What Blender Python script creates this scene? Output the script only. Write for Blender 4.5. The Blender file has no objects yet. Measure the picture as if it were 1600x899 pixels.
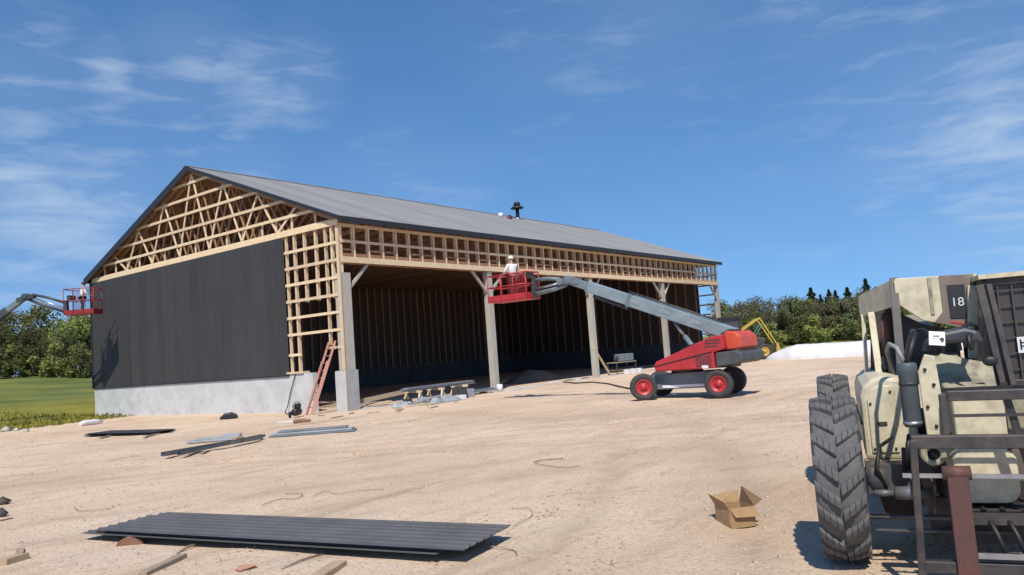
import bpy, math, random
import numpy as np
from mathutils import Vector, Matrix, noise as mnoise

random.seed(7)
SC = bpy.context.scene
COL = SC.collection
V = Vector

# ------------------------------------------------------------------ camera, sky, sun, exposure
CAM = V((-22.2908, -26.1971, 1.9772)); YAW, PITCH, ROLL, FPX = 0.6483, 0.0839, -0.0736, 1212.25
FW = V((math.cos(YAW)*math.cos(PITCH), math.sin(YAW)*math.cos(PITCH), math.sin(PITCH)))
_r0 = V((math.sin(YAW), -math.cos(YAW), 0)); _u0 = _r0.cross(FW)
RT = math.cos(ROLL)*_r0 + math.sin(ROLL)*_u0
UP = -math.sin(ROLL)*_r0 + math.cos(ROLL)*_u0
cd = bpy.data.cameras.new('camera'); cam = bpy.data.objects.new('camera', cd); COL.objects.link(cam)
M = Matrix.Identity(4)
for i in range(3):
    M[i][0], M[i][1], M[i][2], M[i][3] = RT[i], UP[i], -FW[i], CAM[i]
cam.matrix_world = M
cd.sensor_fit = 'HORIZONTAL'; cd.sensor_width = 36; cd.lens = 36*FPX/1600
cd.clip_start = 0.1; cd.clip_end = 3000
SC.camera = cam

SUN_H = V((-0.85, -0.53, 0)).normalized(); SUN_EL = math.radians(52)
SUN_D = V((SUN_H.x*math.cos(SUN_EL), SUN_H.y*math.cos(SUN_EL), math.sin(SUN_EL)))
sl = bpy.data.lights.new('sun', 'SUN'); sl.energy = 4.6; sl.angle = math.radians(0.53); sl.color = (1.0, 0.935, 0.83)
so = bpy.data.objects.new('sun', sl); COL.objects.link(so)
so.rotation_euler = SUN_D.to_track_quat('Z', 'Y').to_euler(); so.location = (0, 0, 60)
SC.view_settings.view_transform = 'Standard'; SC.view_settings.look = 'None'
SC.view_settings.exposure = 0.0; SC.view_settings.gamma = 1.0
SC.cycles.max_bounces = 6; SC.cycles.transparent_max_bounces = 8

W = bpy.data.worlds.new('World'); SC.world = W; W.use_nodes = True
nt = W.node_tree; N = nt.nodes; L = nt.links
for n in list(N): N.remove(n)
def nd(t, **k):
    n = N.new(t)
    for a, b in k.items(): setattr(n, a, b)
    return n
def wm(op, a, b=None):
    n = nd('ShaderNodeMath', operation=op)
    for i, q in enumerate((a, b)):
        if q is None: continue
        if isinstance(q, (int, float)): n.inputs[i].default_value = q
        else: L.new(q, n.inputs[i])
    return n.outputs[0]
sky = nd('ShaderNodeTexSky', sky_type='NISHITA'); sky.sun_disc = False
sky.sun_elevation = SUN_EL; sky.sun_rotation = math.atan2(SUN_H.x, SUN_H.y)
sky.altitude = 0; sky.air_density = 1.0; sky.dust_density = 0.0; sky.ozone_density = 4.0
hsv = nd('ShaderNodeHueSaturation'); hsv.inputs['Saturation'].default_value = 1.20; hsv.inputs['Value'].default_value = 1.08
L.new(sky.outputs[0], hsv.inputs['Color'])
tc = nd('ShaderNodeTexCoord')
sp = nd('ShaderNodeSeparateXYZ'); L.new(tc.outputs['Generated'], sp.inputs[0])
lift = nd('ShaderNodeCombineXYZ'); L.new(sp.outputs['X'], lift.inputs[0]); L.new(sp.outputs['Y'], lift.inputs[1])
L.new(wm('ADD', wm('MULTIPLY', sp.outputs['Z'], 0.80), 0.17), lift.inputs[2])      # a clear, dry horizon
nrm = nd('ShaderNodeVectorMath', operation='NORMALIZE'); L.new(lift.outputs[0], nrm.inputs[0]); L.new(nrm.outputs[0], sky.inputs['Vector'])
# cirrus: long level streaks, so the noise runs along bearing and elevation
az = nd('ShaderNodeMath', operation='ARCTAN2'); L.new(sp.outputs['Y'], az.inputs[0]); L.new(sp.outputs['X'], az.inputs[1])
el = wm('ARCSINE', sp.outputs['Z'])
cmb = nd('ShaderNodeCombineXYZ'); L.new(wm('MULTIPLY', az.outputs[0], 1.9), cmb.inputs[0]); L.new(wm('MULTIPLY', el, 8.0), cmb.inputs[1])
mp = nd('ShaderNodeMapping'); mp.inputs['Rotation'].default_value = (0, 0, math.radians(-12)); mp.inputs['Location'].default_value = (2.9, 0.75, 0)
L.new(cmb.outputs[0], mp.inputs[0])
n1 = nd('ShaderNodeTexNoise'); n1.inputs['Scale'].default_value = 4.6; n1.inputs['Detail'].default_value = 6; n1.inputs['Roughness'].default_value = 0.58; n1.inputs['Distortion'].default_value = 0.35
L.new(mp.outputs[0], n1.inputs['Vector'])
n2 = nd('ShaderNodeTexNoise'); n2.inputs['Scale'].default_value = 1.3; n2.inputs['Detail'].default_value = 3
L.new(mp.outputs[0], n2.inputs['Vector'])
def bearing(px, py):
    return (FW + RT*((px-800)/FPX) - UP*((py-449.5)/FPX)).normalized()
# where the cirrus hangs in the sky: a few soft patches given as directions
patch = None
for (px, py, rad, amp) in ((390, 128, .055, .75), (300, 102, .07, .48), (165, 108, .035, .7), (455, 132, .06, .5), (280, 178, .09, .45), (370, 205, .07, .42), (30, 160, .10, .5), (190, 195, .07, .45), (60, 385, .15, .75), (1565, 225, .15, .75), (1500, 250, .12, .6), (1280, 15, .08, .45), (1300, 110, .28, .18), (1480, 90, .25, .32), (1000, 40, .2, .3), (120, 315, .10, .6), (30, 265, .09, .6), (640, 330, .12, .35)):
    d = bearing(px, py)
    dt = nd('ShaderNodeVectorMath', operation='DISTANCE'); L.new(tc.outputs['Generated'], dt.inputs[0]); dt.inputs[1].default_value = d
    fall = wm('MULTIPLY', wm('POWER', wm('MAXIMUM', wm('SUBTRACT', 1.0, wm('DIVIDE', dt.outputs['Value'], rad*1.35)), 0.0), 0.8), amp)
    patch = fall if patch is None else wm('MAXIMUM', patch, fall)
cl = wm('MULTIPLY', wm('SUBTRACT', wm('ADD', n1.outputs[0], wm('MULTIPLY', patch, 0.34)), 0.60), 3.0)
cl = wm('MULTIPLY', wm('MINIMUM', wm('MAXIMUM', cl, 0.0), 0.9), wm('MINIMUM', wm('MULTIPLY', patch, 1.1), 0.45))
veil = wm('MULTIPLY', wm('MULTIPLY', n2.outputs[0], wm('ADD', wm('MULTIPLY', patch, .8), .10)), 0.46)
cl = wm('MINIMUM', wm('ADD', cl, veil), 0.85)
mx = nd('ShaderNodeMix', data_type='RGBA'); L.new(cl, mx.inputs['Factor']); L.new(hsv.outputs[0], mx.inputs['A']); mx.inputs['B'].default_value = (4.5, 5.3, 6.3, 1)
bg = nd('ShaderNodeBackground'); bg.inputs['Strength'].default_value = 0.135
L.new(mx.outputs['Result'], bg.inputs['Color'])
wo = nd('ShaderNodeOutputWorld'); L.new(bg.outputs[0], wo.inputs[0])

# ------------------------------------------------------------------ materials
MATS = {}
def mat(name, col, rough=0.6, metal=0.0, var=0.15, vscale=3.0, bump=0.0, bscale=30.0, col2=None, spec=0.5, rnd=0.0, stretch=(1, 1, 1), detail=6, contrast=(0.3, 0.7), panel=None):
    if name in MATS: return MATS[name]
    m = bpy.data.materials.new(name); m.use_nodes = True
    t = m.node_tree; b = t.nodes['Principled BSDF']
    b.inputs['Roughness'].default_value = rough; b.inputs['Metallic'].default_value = metal
    b.inputs['Specular IOR Level'].default_value = spec
    tcn = t.nodes.new('ShaderNodeTexCoord'); mpn = t.nodes.new('ShaderNodeMapping'); mpn.inputs['Scale'].default_value = stretch
    t.links.new(tcn.outputs['Object'], mpn.inputs[0])
    nz = t.nodes.new('ShaderNodeTexNoise'); nz.inputs['Scale'].default_value = vscale; nz.inputs['Detail'].default_value = detail; nz.inputs['Roughness'].default_value = .65
    t.links.new(mpn.outputs[0], nz.inputs['Vector'])
    rp = t.nodes.new('ShaderNodeValToRGB')
    c2 = col2 if col2 else tuple(max(0, c*(1-var*2)) for c in col)
    rp.color_ramp.elements[0].position = contrast[0]; rp.color_ramp.elements[1].position = contrast[1]
    rp.color_ramp.elements[0].color = (*c2, 1); rp.color_ramp.elements[1].color = (*col, 1)
    t.links.new(nz.outputs[0], rp.inputs[0])
    out = rp.outputs[0]
    if rnd:
        oi = t.nodes.new('ShaderNodeObjectInfo'); h = t.nodes.new('ShaderNodeHueSaturation')
        mr = t.nodes.new('ShaderNodeMapRange'); mr.inputs['To Min'].default_value = 1-rnd; mr.inputs['To Max'].default_value = 1+rnd
        t.links.new(oi.outputs['Random'], mr.inputs[0]); t.links.new(mr.outputs[0], h.inputs['Value'])
        mh = t.nodes.new('ShaderNodeMapRange'); mh.inputs['To Min'].default_value = .5-rnd*.07; mh.inputs['To Max'].default_value = .5+rnd*.05
        t.links.new(oi.outputs['Random'], mh.inputs[0]); t.links.new(mh.outputs[0], h.inputs['Hue'])
        t.links.new(out, h.inputs['Color']); out = h.outputs[0]
    t.links.new(out, b.inputs['Base Color'])
    rr = t.nodes.new('ShaderNodeMapRange'); rr.inputs['To Min'].default_value = min(1, rough+.12); rr.inputs['To Max'].default_value = max(.05, rough-.1)
    t.links.new(nz.outputs[0], rr.inputs[0]); t.links.new(rr.outputs[0], b.inputs['Roughness'])
    if bump:
        nb = t.nodes.new('ShaderNodeTexNoise'); nb.inputs['Scale'].default_value = bscale; nb.inputs['Detail'].default_value = 5
        t.links.new(mpn.outputs[0], nb.inputs['Vector'])
        bp = t.nodes.new('ShaderNodeBump'); bp.inputs['Strength'].default_value = bump; bp.inputs['Distance'].default_value = 0.02
        t.links.new(nb.outputs[0], bp.inputs['Height']); t.links.new(bp.outputs[0], b.inputs['Normal'])
    if panel:
        ax_, wd_ = panel; sx_ = t.nodes.new('ShaderNodeSeparateXYZ'); t.links.new(tcn.outputs['Object'], sx_.inputs[0])
        dv = t.nodes.new('ShaderNodeMath'); dv.operation = 'DIVIDE'; t.links.new(sx_.outputs[ax_], dv.inputs[0]); dv.inputs[1].default_value = wd_
        fl = t.nodes.new('ShaderNodeMath'); fl.operation = 'FLOOR'; t.links.new(dv.outputs[0], fl.inputs[0])
        wn = t.nodes.new('ShaderNodeTexWhiteNoise'); wn.noise_dimensions = '1D'; t.links.new(fl.outputs[0], wn.inputs['W'])
        pm = t.nodes.new('ShaderNodeMapRange'); pm.inputs['To Min'].default_value = .90; pm.inputs['To Max'].default_value = 1.08; t.links.new(wn.outputs['Value'], pm.inputs[0])
        ph = t.nodes.new('ShaderNodeHueSaturation'); t.links.new(pm.outputs[0], ph.inputs['Value']); t.links.new(out, ph.inputs['Color']); t.links.new(ph.outputs[0], b.inputs['Base Color'])
    MATS[name] = m
    return m

PINE = mat('new_pine', (.76, .60, .40), .7, col2=(.63, .46, .28), vscale=4, stretch=(1, 1, 1), rnd=.14)
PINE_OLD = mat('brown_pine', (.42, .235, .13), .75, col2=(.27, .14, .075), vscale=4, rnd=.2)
TREATED = mat('treated_post', (.48, .45, .39), .8, col2=(.36, .33, .28), vscale=3, stretch=(4, 4, .6), rnd=.1)
STEEL = mat('charcoal_steel', panel=('Y', .9144), col=(.056, .053, .054), rough=.55, spec=.3, bump=.25, bscale=.9, var=.10, vscale=.5, col2=(.042, .040, .041), stretch=(1, 3, .35))
LINER = mat('black_liner', (.062, .047, .039), .6, var=.1)
INNER = mat('shaded_brown_pine', (.36, .21, .13), .8, col2=(.23, .13, .08), vscale=4, rnd=.2)  # darker copy of the pine, interior shade put into its colour
ROOFM = mat('roof_steel', panel=('X', .9144), col=(.25, .245, .245), rough=.5, var=.08, vscale=.4)  # paler than the charcoal wall steel: sky sheen put into the base colour
TRIM = mat('charcoal_trim', (.028, .025, .026), .45, var=.1)
CONC = mat('raw_concrete', (.57, .575, .57), .85, col2=(.42, .42, .41), vscale=1.2, bump=.25, bscale=14, contrast=(.25, .6))
CONC3 = mat('shade_darkened_concrete', (.09, .095, .10), .85, col2=(.055, .06, .065), vscale=1.5)  # concrete seen inside the barn; the interior shade is put into its colour
CONC2 = mat('grey_concrete', (.40, .40, .39), .85, col2=(.28, .28, .275), vscale=2.2, bump=.3, bscale=14, contrast=(.3, .65))
RED = mat('red_paint', (.50, .035, .040), .42, col2=(.36, .022, .028), vscale=2, rnd=0)
ORANGE = mat('orange_red_paint', (.62, .09, .04), .45, col2=(.48, .06, .03), vscale=2)
GREYB = mat('blue_grey_paint', (.19, .235, .26), .45, col2=(.12, .15, .17), vscale=2.5)
BOOMG = mat('pale_grey_boom_paint', (.28, .345, .365), .4, col2=(.17, .215, .235), vscale=2)
DARKM = mat('dark_metal', (.034, .033, .036), .5, col2=(.085, .068, .058), vscale=7, detail=9, contrast=(.36, .62))
MIDM = mat('worn_grey_metal', (.20, .20, .21), .45, metal=.3, col2=(.09, .085, .085), vscale=6)
SILVER = mat('bright_metal', (.55, .55, .56), .35, metal=.8, col2=(.35, .35, .36), vscale=6)
RUBBER = mat('dusty_rubber', (.088, .088, .091), .85, col2=(.145, .138, .132), vscale=6, contrast=(.3, .65), bump=.2, bscale=50)
RUBBER2 = mat('black_rubber', (.028, .028, .028), .75, col2=(.06, .055, .05), vscale=5)
CREAM = mat('cream_paint', (.64, .575, .41), .6, col2=(.45, .385, .26), vscale=9, bump=.12, bscale=16, contrast=(.30, .58), detail=10)
CREAMD = mat('dirty_shaded_cream_paint', (.38, .35, .24), .65, col2=(.17, .145, .10), vscale=6, contrast=(.34, .58), detail=9, bump=.12, bscale=16)
RUST = mat('rusty_steel', (.16, .055, .040), .65, col2=(.075, .045, .042), vscale=7, stretch=(1, 1, .5))
BROWNM = mat('brown_grime_metal', (.10, .075, .06), .7, col2=(.05, .042, .038), vscale=5)
GLASS = mat('dark_glass', (.05, .048, .048), .25, col2=(.075, .06, .055), vscale=2)
BLACKM = mat('black_plastic', (.02, .02, .022), .5)
WHITE = mat('white_plastic', (.78, .79, .80), .45, col2=(.66, .67, .68), vscale=2)
BAGM = mat('white_bag_film', (.80, .81, .83), .4, col2=(.68, .69, .72), vscale=1.2, bump=.5, bscale=3, stretch=(1, 1, 1))
CARD = mat('cardboard', (.40, .26, .13), .8, col2=(.30, .19, .10), vscale=6)
CARDD = mat('cardboard_inside', (.19, .11, .055), .85, col2=(.20, .125, .07), vscale=6)
YEL = mat('yellow_paint', (.50, .36, .07), .5, col2=(.42, .28, .04), vscale=3)
TEAL = mat('teal_paint', (.06, .17, .18), .5, col2=(.04, .1, .11), vscale=3)
FIBRE = mat('orange_fibreglass', (.66, .26, .17), .55, col2=(.55, .33, .26), vscale=5)
SCRAPW = mat('weathered_wood', (.36, .28, .20), .8, col2=(.22, .16, .11), vscale=5, stretch=(1, 4, 4), rnd=.2)
STRAWW = mat('tan_wood', (.50, .37, .23), .8, col2=(.36, .25, .15), vscale=5, rnd=.1)
BRICKM = mat('reddish_wood', (.27, .13, .08), .8, col2=(.17, .08, .05), vscale=5)
DIRT = mat('dirt_heap', (.26, .18, .12), .95, col2=(.16, .11, .075), vscale=3, bump=.8, bscale=8)
STONE = mat('limestone', (.68, .55, .43), .9, col2=(.46, .35, .26), vscale=9, rnd=.15, bump=.3)
PALEG = mat('pale_grey_panel', (.40, .42, .44), .5, col2=(.30, .31, .33), vscale=2)
SKIN = mat('skin', (.50, .30, .21), .55, var=.05)
SHIRT = mat('white_cloth', (.74, .73, .70), .85, var=.06, bump=.1)
JEANS = mat('dark_cloth', (.045, .05, .065), .85, var=.15, bump=.1)
BOOT = mat('brown_leather', (.08, .05, .03), .7)
HAT = mat('white_hard_hat', (.78, .77, .73), .4, var=.03)
CAP = mat('dark_cap', (.03, .035, .05), .8)
BARK = mat('bark', (.13, .105, .08), .9, col2=(.08, .06, .045), vscale=8)

def leafmat(name, col, col2):
    m = mat(name, col, .6, col2=col2, vscale=.9, rnd=.28, spec=.25, detail=3)
    t = m.node_tree; b = t.nodes['Principled BSDF']
    src = b.inputs['Base Color'].links[0].from_socket
    tr = t.nodes.new('ShaderNodeBsdfTranslucent'); t.links.new(src, tr.inputs[0])
    mxs = t.nodes.new('ShaderNodeMixShader'); mxs.inputs[0].default_value = .28
    t.links.new(b.outputs[0], mxs.inputs[1]); t.links.new(tr.outputs[0], mxs.inputs[2])
    t.links.new(mxs.outputs[0], t.nodes['Material Output'].inputs[0])
    return m
LEAF_A = leafmat('spring_leaf', (.30, .31, .085), (.18, .20, .06))
LEAF_B = leafmat('olive_leaf', (.20, .215, .075), (.12, .13, .05))
LEAF_C = leafmat('brown_bud_twigs', (.21, .185, .10), (.13, .115, .065))
NEEDLE = leafmat('conifer_needle', (.050, .080, .040), (.026, .045, .024))

# ------------------------------------------------------------------ mesh helpers
class MB:
    def __init__(s): s.v = []; s.f = []; s.sm = []
    def add(s, vs, fs, smooth=False):
        o = len(s.v); s.v += [tuple(q) for q in vs]
        for f in fs: s.f.append(tuple(i+o for i in f)); s.sm.append(smooth)
        return s
    def box(s, c, d, R=None):
        hx, hy, hz = d[0]/2, d[1]/2, d[2]/2; c = V(c)
        vs = [V((x, y, z)) for z in (-hz, hz) for y in (-hy, hy) for x in (-hx, hx)]
        if R is not None: vs = [R @ q for q in vs]
        return s.add([c+q for q in vs], [(0, 2, 3, 1), (4, 5, 7, 6), (0, 1, 5, 4), (2, 6, 7, 3), (0, 4, 6, 2), (1, 3, 7, 5)])
    def span(s, x0, x1, y0, y1, z0, z1): return s.box(((x0+x1)/2, (y0+y1)/2, (z0+z1)/2), (abs(x1-x0), abs(y1-y0), abs(z1-z0)))
    def beam(s, a, b, w, h, up=(0, 0, 1)):
        a, b = V(a), V(b); d = (b-a); ln = d.length; d = d/ln; u = V(up)
        if abs(d.dot(u)) > .98: u = V((1, 0, 0))
        sd = u.cross(d).normalized(); u2 = d.cross(sd)
        R = Matrix((d, sd, u2)).transposed()
        return s.box((a+b)/2, (ln, w, h), R)
    def tube(s, pts, r, n=10, cap=True, smooth=True):
        pts = [V(p) for p in pts]; m = len(pts)
        rs = r if isinstance(r, (list, tuple)) else [r]*m
        ref = None; vs = []
        for i, p in enumerate(pts):
            t = (pts[min(i+1, m-1)]-pts[max(i-1, 0)]).normalized()
            if ref is None: ref = V((0, 0, 1)) if abs(t.z) < .9 else V((1, 0, 0))
            a = (ref - t*ref.dot(t)).normalized(); b = t.cross(a); ref = a
            for k in range(n):
                q = 2*math.pi*k/n; vs.append(p + (a*math.cos(q)+b*math.sin(q))*rs[i])
        fs = [(i*n+k, i*n+(k+1) % n, (i+1)*n+(k+1) % n, (i+1)*n+k) for i in range(m-1) for k in range(n)]
        s.add(vs, fs, smooth)
        if cap:
            o = len(s.v)-m*n
            s.f.append(tuple(o+k for k in reversed(range(n)))); s.sm.append(False)
            s.f.append(tuple(o+(m-1)*n+k for k in range(n))); s.sm.append(False)
        return s
    def lathe(s, prof, c, ax=(0, 0, 1), n=24, smooth=True):
        c = V(c); ax = V(ax).normalized(); ref = V((0, 0, 1)) if abs(ax.z) < .9 else V((1, 0, 0))
        a = ref.cross(ax).normalized(); b = ax.cross(a); vs = []; m = len(prof)
        for (r, h) in prof:
            for k in range(n):
                q = 2*math.pi*k/n; vs.append(c+ax*h+(a*math.cos(q)+b*math.sin(q))*r)
        fs = [(i*n+k, i*n+(k+1) % n, (i+1)*n+(k+1) % n, (i+1)*n+k) for i in range(m-1) for k in range(n)]
        fs += [tuple(reversed(range(n))), tuple((m-1)*n+k for k in range(n))]
        return s.add(vs, fs, smooth)
    def prism(s, poly, o, a, b, t):
        """polygon (list of 2-D) in plane o + a*x + b*y, thickness t along a x b (centred)"""
        o, a, b = V(o), V(a).normalized(), V(b).normalized(); n = a.cross(b).normalized()
        m = len(poly)
        vs = [o+a*x+b*y-n*t/2 for x, y in poly]+[o+a*x+b*y+n*t/2 for x, y in poly]
        fs = [tuple(reversed(range(m))), tuple(range(m, 2*m))]+[(i, (i+1) % m, m+(i+1) % m, m+i) for i in range(m)]
        return s.add(vs, fs)
    def ell(s, c, r, n=12, m=8, R=None):
        c = V(c); vs = []; fs = []
        for i in range(m+1):
            th = math.pi*i/m
            for k in range(n):
                ph = 2*math.pi*k/n
                q = V((r[0]*math.sin(th)*math.cos(ph), r[1]*math.sin(th)*math.sin(ph), r[2]*math.cos(th)))
                vs.append(c+(R @ q if R is not None else q))
        for i in range(m):
            for k in range(n): fs.append((i*n+k, (i+1)*n+k, (i+1)*n+(k+1) % n, i*n+(k+1) % n))
        return s.add(vs, fs, True)
    def mesh(s, name):
        me = bpy.data.meshes.new(name); me.from_pydata(s.v, [], s.f); me.polygons.foreach_set('use_smooth', s.sm); me.update(); return me
    def build(s, name, m, parent=None, loc=None, bevel=0, rot=None):
        o = bpy.data.objects.new(name, s.mesh(name)); COL.objects.link(o)
        o.data.materials.append(m)
        if parent: o.parent = parent
        if loc is not None: o.location = loc
        if rot is not None: o.rotation_euler = rot
        if bevel:
            b = o.modifiers.new('bevel', 'BEVEL'); b.width = bevel; b.segments = 2; b.limit_method = 'ANGLE'; b.angle_limit = math.radians(40)
        return o
def tag(o, label=None, cat=None, group=None, kind=None):
    if label: o['label'] = label
    if cat: o['category'] = cat
    if group: o['group'] = group
    if kind: o['kind'] = kind
    return o
def thing(name, label, cat, loc=(0, 0, 0), rz=0, group=None):
    o = bpy.data.objects.new(name, None); COL.objects.link(o); o.location = loc; o.rotation_euler = (0, 0, rz); o.empty_display_size = .2
    return tag(o, label, cat, group)
def dup(o, parent=None, loc=None, rot=None):
    c = o.copy(); COL.objects.link(c)
    if parent: c.parent = parent
    if loc is not None: c.location = loc
    if rot is not None: c.rotation_euler = rot
    for ch in list(o.children): dup(ch, c)
    return c
def depth_point(px, depth):
    """ground point seen at a bearing, a given distance out"""
    d = FW + RT*((px-800)/FPX); p = CAM + d*depth; return V((p.x, p.y, 0))

# ------------------------------------------------------------------ ground
B = 10.4; GW = 23.03; LEN = 4*B
def sstep(a, b, x):
    t = max(0, min(1, (x-a)/(b-a))); return t*t*(3-2*t)
def d_left(x, y): return (x+7.37)*(-.246)+(y-16.9)*.969
def d_right(x, y): return max((x-39.3)*.97+(y+8)*-.24, x-52)
RUTS = ((-9, -12, math.radians(-52), .006, .050), (-6, -15, math.radians(-38), -.008, .042), (-12, -9, math.radians(-60), .0, .045), (-2, -10, math.radians(-45), .01, .038), (-12, -21, math.radians(25), .01, .04))
def gh(x, y):
    d = max(-x, x-LEN, -y, y-GW)       # outside distance from the building rectangle
    m = sstep(.2, 1.6, d) if d > 0 else 0
    u, w = x*.62-y*.78, x*.78+y*.62
    z = .030*mnoise.noise(V((x*.35, y*.35, 1)))+.020*mnoise.noise(V((u*.22, w*1.3, 5)))+.010*mnoise.noise(V((x*2.1, y*2.1, 9)))
    for (ax_, ay_, an_, cu_, am_) in RUTS:
        dx, dy = x-ax_, y-ay_; s_ = dx*math.cos(an_)+dy*math.sin(an_); l_ = -dx*math.sin(an_)+dy*math.cos(an_)-cu_*s_*s_
        for o_ in (-.95, .95):
            q_ = (l_-o_)/.24
            if abs(q_) < 3: z += am_*(-math.exp(-q_*q_)+.7*math.exp(-(abs(q_)-1.5)**2*2.2))*max(0, 1-abs(s_)/26)*(.65+.5*mnoise.noise(V((s_*.5, o_, an_))))
    return z*m + 3.6*sstep(4, 62, d_left(x, y)) + .5*sstep(10, 60, d_right(x, y))
def axis(dense0, dense1, step, lo, hi):
    a = list(np.arange(dense0, dense1, step)); s = step; x = dense1
    while x < hi: a.append(x); s *= 1.22; x += s
    a.append(hi); s = step; x = dense0
    left = []
    while True:
        s *= 1.22; x -= s
        if x < lo: break
        left.append(x)
    return [lo]+left[::-1]+a
xs = axis(-21, 10, .13, -380, 620); ys = axis(-28, 14, .13, -420, 560)
mb = MB(); nx = len(xs)
mb.v = [(x, y, gh(x, y)) for y in ys for x in xs]
mb.f = [(j*nx+i, j*nx+i+1, (j+1)*nx+i+1, (j+1)*nx+i) for j in range(len(ys)-1) for i in range(nx-1)]; mb.sm = [True]*len(mb.f)

sand = bpy.data.materials.new('crushed_stone_sand'); sand.use_nodes = True
t = sand.node_tree; b = t.nodes['Principled BSDF']; b.inputs['Roughness'].default_value = .95; b.inputs['Specular IOR Level'].default_value = .15
def tn(ty, **k):
    n = t.nodes.new(ty)
    for a, q in k.items(): setattr(n, a, q)
    return n
tco = tn('ShaderNodeTexCoord')
def noise_at(scale, detail=6, rough=.6, stretch=None, rz=0, seed=0):
    mpn = tn('ShaderNodeMapping'); mpn.inputs['Rotation'].default_value = (0, 0, rz); mpn.inputs['Scale'].default_value = stretch or (1, 1, 1); mpn.inputs['Location'].default_value = (seed, seed*.7, 0)
    t.links.new(tco.outputs['Object'], mpn.inputs[0])
    n = tn('ShaderNodeTexNoise'); n.inputs['Scale'].default_value = scale; n.inputs['Detail'].default_value = detail; n.inputs['Roughness'].default_value = rough
    t.links.new(mpn.outputs[0], n.inputs['Vector']); return n.outputs[0]
def ramp(src, stops):
    r = tn('ShaderNodeValToRGB'); e = r.color_ramp.elements
    while len(e) < len(stops): e.new(.5)
    for q, (p, c) in zip(e, stops): q.position = p; q.color = (*c, 1)
    t.links.new(src, r.inputs[0]); return r.outputs[0]
def mixc(f, a, c, mode='MIX'):
    m = tn('ShaderNodeMix', data_type='RGBA', blend_type=mode)
    if isinstance(f, float): m.inputs['Factor'].default_value = f
    else: t.links.new(f, m.inputs['Factor'])
    t.links.new(a, m.inputs['A'])
    if isinstance(c, tuple): m.inputs['B'].default_value = (*c, 1)
    else: t.links.new(c, m.inputs['B'])
    return m.outputs['Result']
base = ramp(noise_at(.16, 5), [(.34, (.56, .39, .265)), (.5, (.72, .52, .37)), (.64, (.80, .61, .45))])
streak = noise_at(1.0, 6, .65, (.16, 1.5, 1), math.radians(52), 3.1)
base = mixc(ramp(streak, [(.52, (0, 0, 0)), (.68, (.55, .55, .55))]), base, (.45, .31, .205))
base = mixc(ramp(noise_at(1.3, 8, .7, seed=7), [(.54, (0, 0, 0)), (.75, (.6, .6, .6))]), base, (.71, .575, .42))
base = mixc(ramp(noise_at(5.5, 8, .75, seed=2), [(.57, (0, 0, 0)), (.70, (.6, .6, .6))]), base, (.38, .265, .18))
grain = noise_at(42, 4, .7, seed=4)
base = mixc(ramp(noise_at(.55, 7, .7, (.45, 1.2, 1), math.radians(40), 6), [(.5, (0, 0, 0)), (.66, (.55, .55, .55))]), base, (.75, .595, .42))
base = mixc(ramp(noise_at(2.4, 7, .75, (.6, 1.3, 1), math.radians(52), 9), [(.56, (0, 0, 0)), (.66, (.6, .6, .6))]), base, (.42, .29, .195))
base = mixc(ramp(grain, [(.48, (0, 0, 0)), (.66, (.7, .7, .7))]), base, (.77, .64, .475))
base = mixc(ramp(noise_at(28, 4, .7, seed=11), [(.54, (0, 0, 0)), (.66, (.75, .75, .75))]), base, (.36, .255, .175))
atn = tn('ShaderNodeAttribute'); atn.attribute_name = 'track'
tmul = tn('ShaderNodeMath', operation='MULTIPLY'); t.links.new(atn.outputs['Fac'], tmul.inputs[0]); t.links.new(ramp(noise_at(1.6, 6, .7, seed=23), [(.38, (.1, .1, .1)), (.62, (.62, .62, .62))]), tmul.inputs[1])
base = mixc(tmul.outputs[0], base, (.46, .33, .23))
smg = noise_at(.42, 5, .6, (.28, 1.5, 1), math.radians(48), 17)
base = mixc(ramp(smg, [(.60, (0, 0, 0)), (.70, (.6, .6, .6))]), base, (.36, .265, .175))
t.links.new(base, b.inputs['Base Color'])
bp = tn('ShaderNodeBump'); bp.inputs['Strength'].default_value = .9; bp.inputs['Distance'].default_value = .05
hs = tn('ShaderNodeMath', operation='ADD'); t.links.new(noise_at(9, 8, .7, seed=5), hs.inputs[0])
hm = tn('ShaderNodeMath', operation='MULTIPLY'); t.links.new(grain, hm.inputs[0]); hm.inputs[1].default_value = .45
t.links.new(hm.outputs[0], hs.inputs[1]); t.links.new(hs.outputs[0], bp.inputs['Height']); t.links.new(bp.outputs[0], b.inputs['Normal'])
gobj = tag(mb.build('ground', sand), kind='structure')
P_ = np.array(mb.v); trk = np.zeros(len(P_))
for (ax_, ay_, an_, cu_, am_) in RUTS+((-15, -16, math.radians(-30), .012, .04), (-5, -20, math.radians(-60), -.01, .04), (8, -12, math.radians(-75), .004, .04)):
    dx, dy = P_[:, 0]-ax_, P_[:, 1]-ay_; s_ = dx*math.cos(an_)+dy*math.sin(an_); l_ = -dx*math.sin(an_)+dy*math.cos(an_)-cu_*s_*s_
    for o_ in (-.95, .95): trk = np.maximum(trk, np.exp(-((l_-o_)/.26)**2)*np.clip(1-np.abs(s_)/30, 0, 1))
at_ = gobj.data.attributes.new('track', 'FLOAT', 'POINT'); at_.data.foreach_set('value', trk.astype(np.float32))

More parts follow.
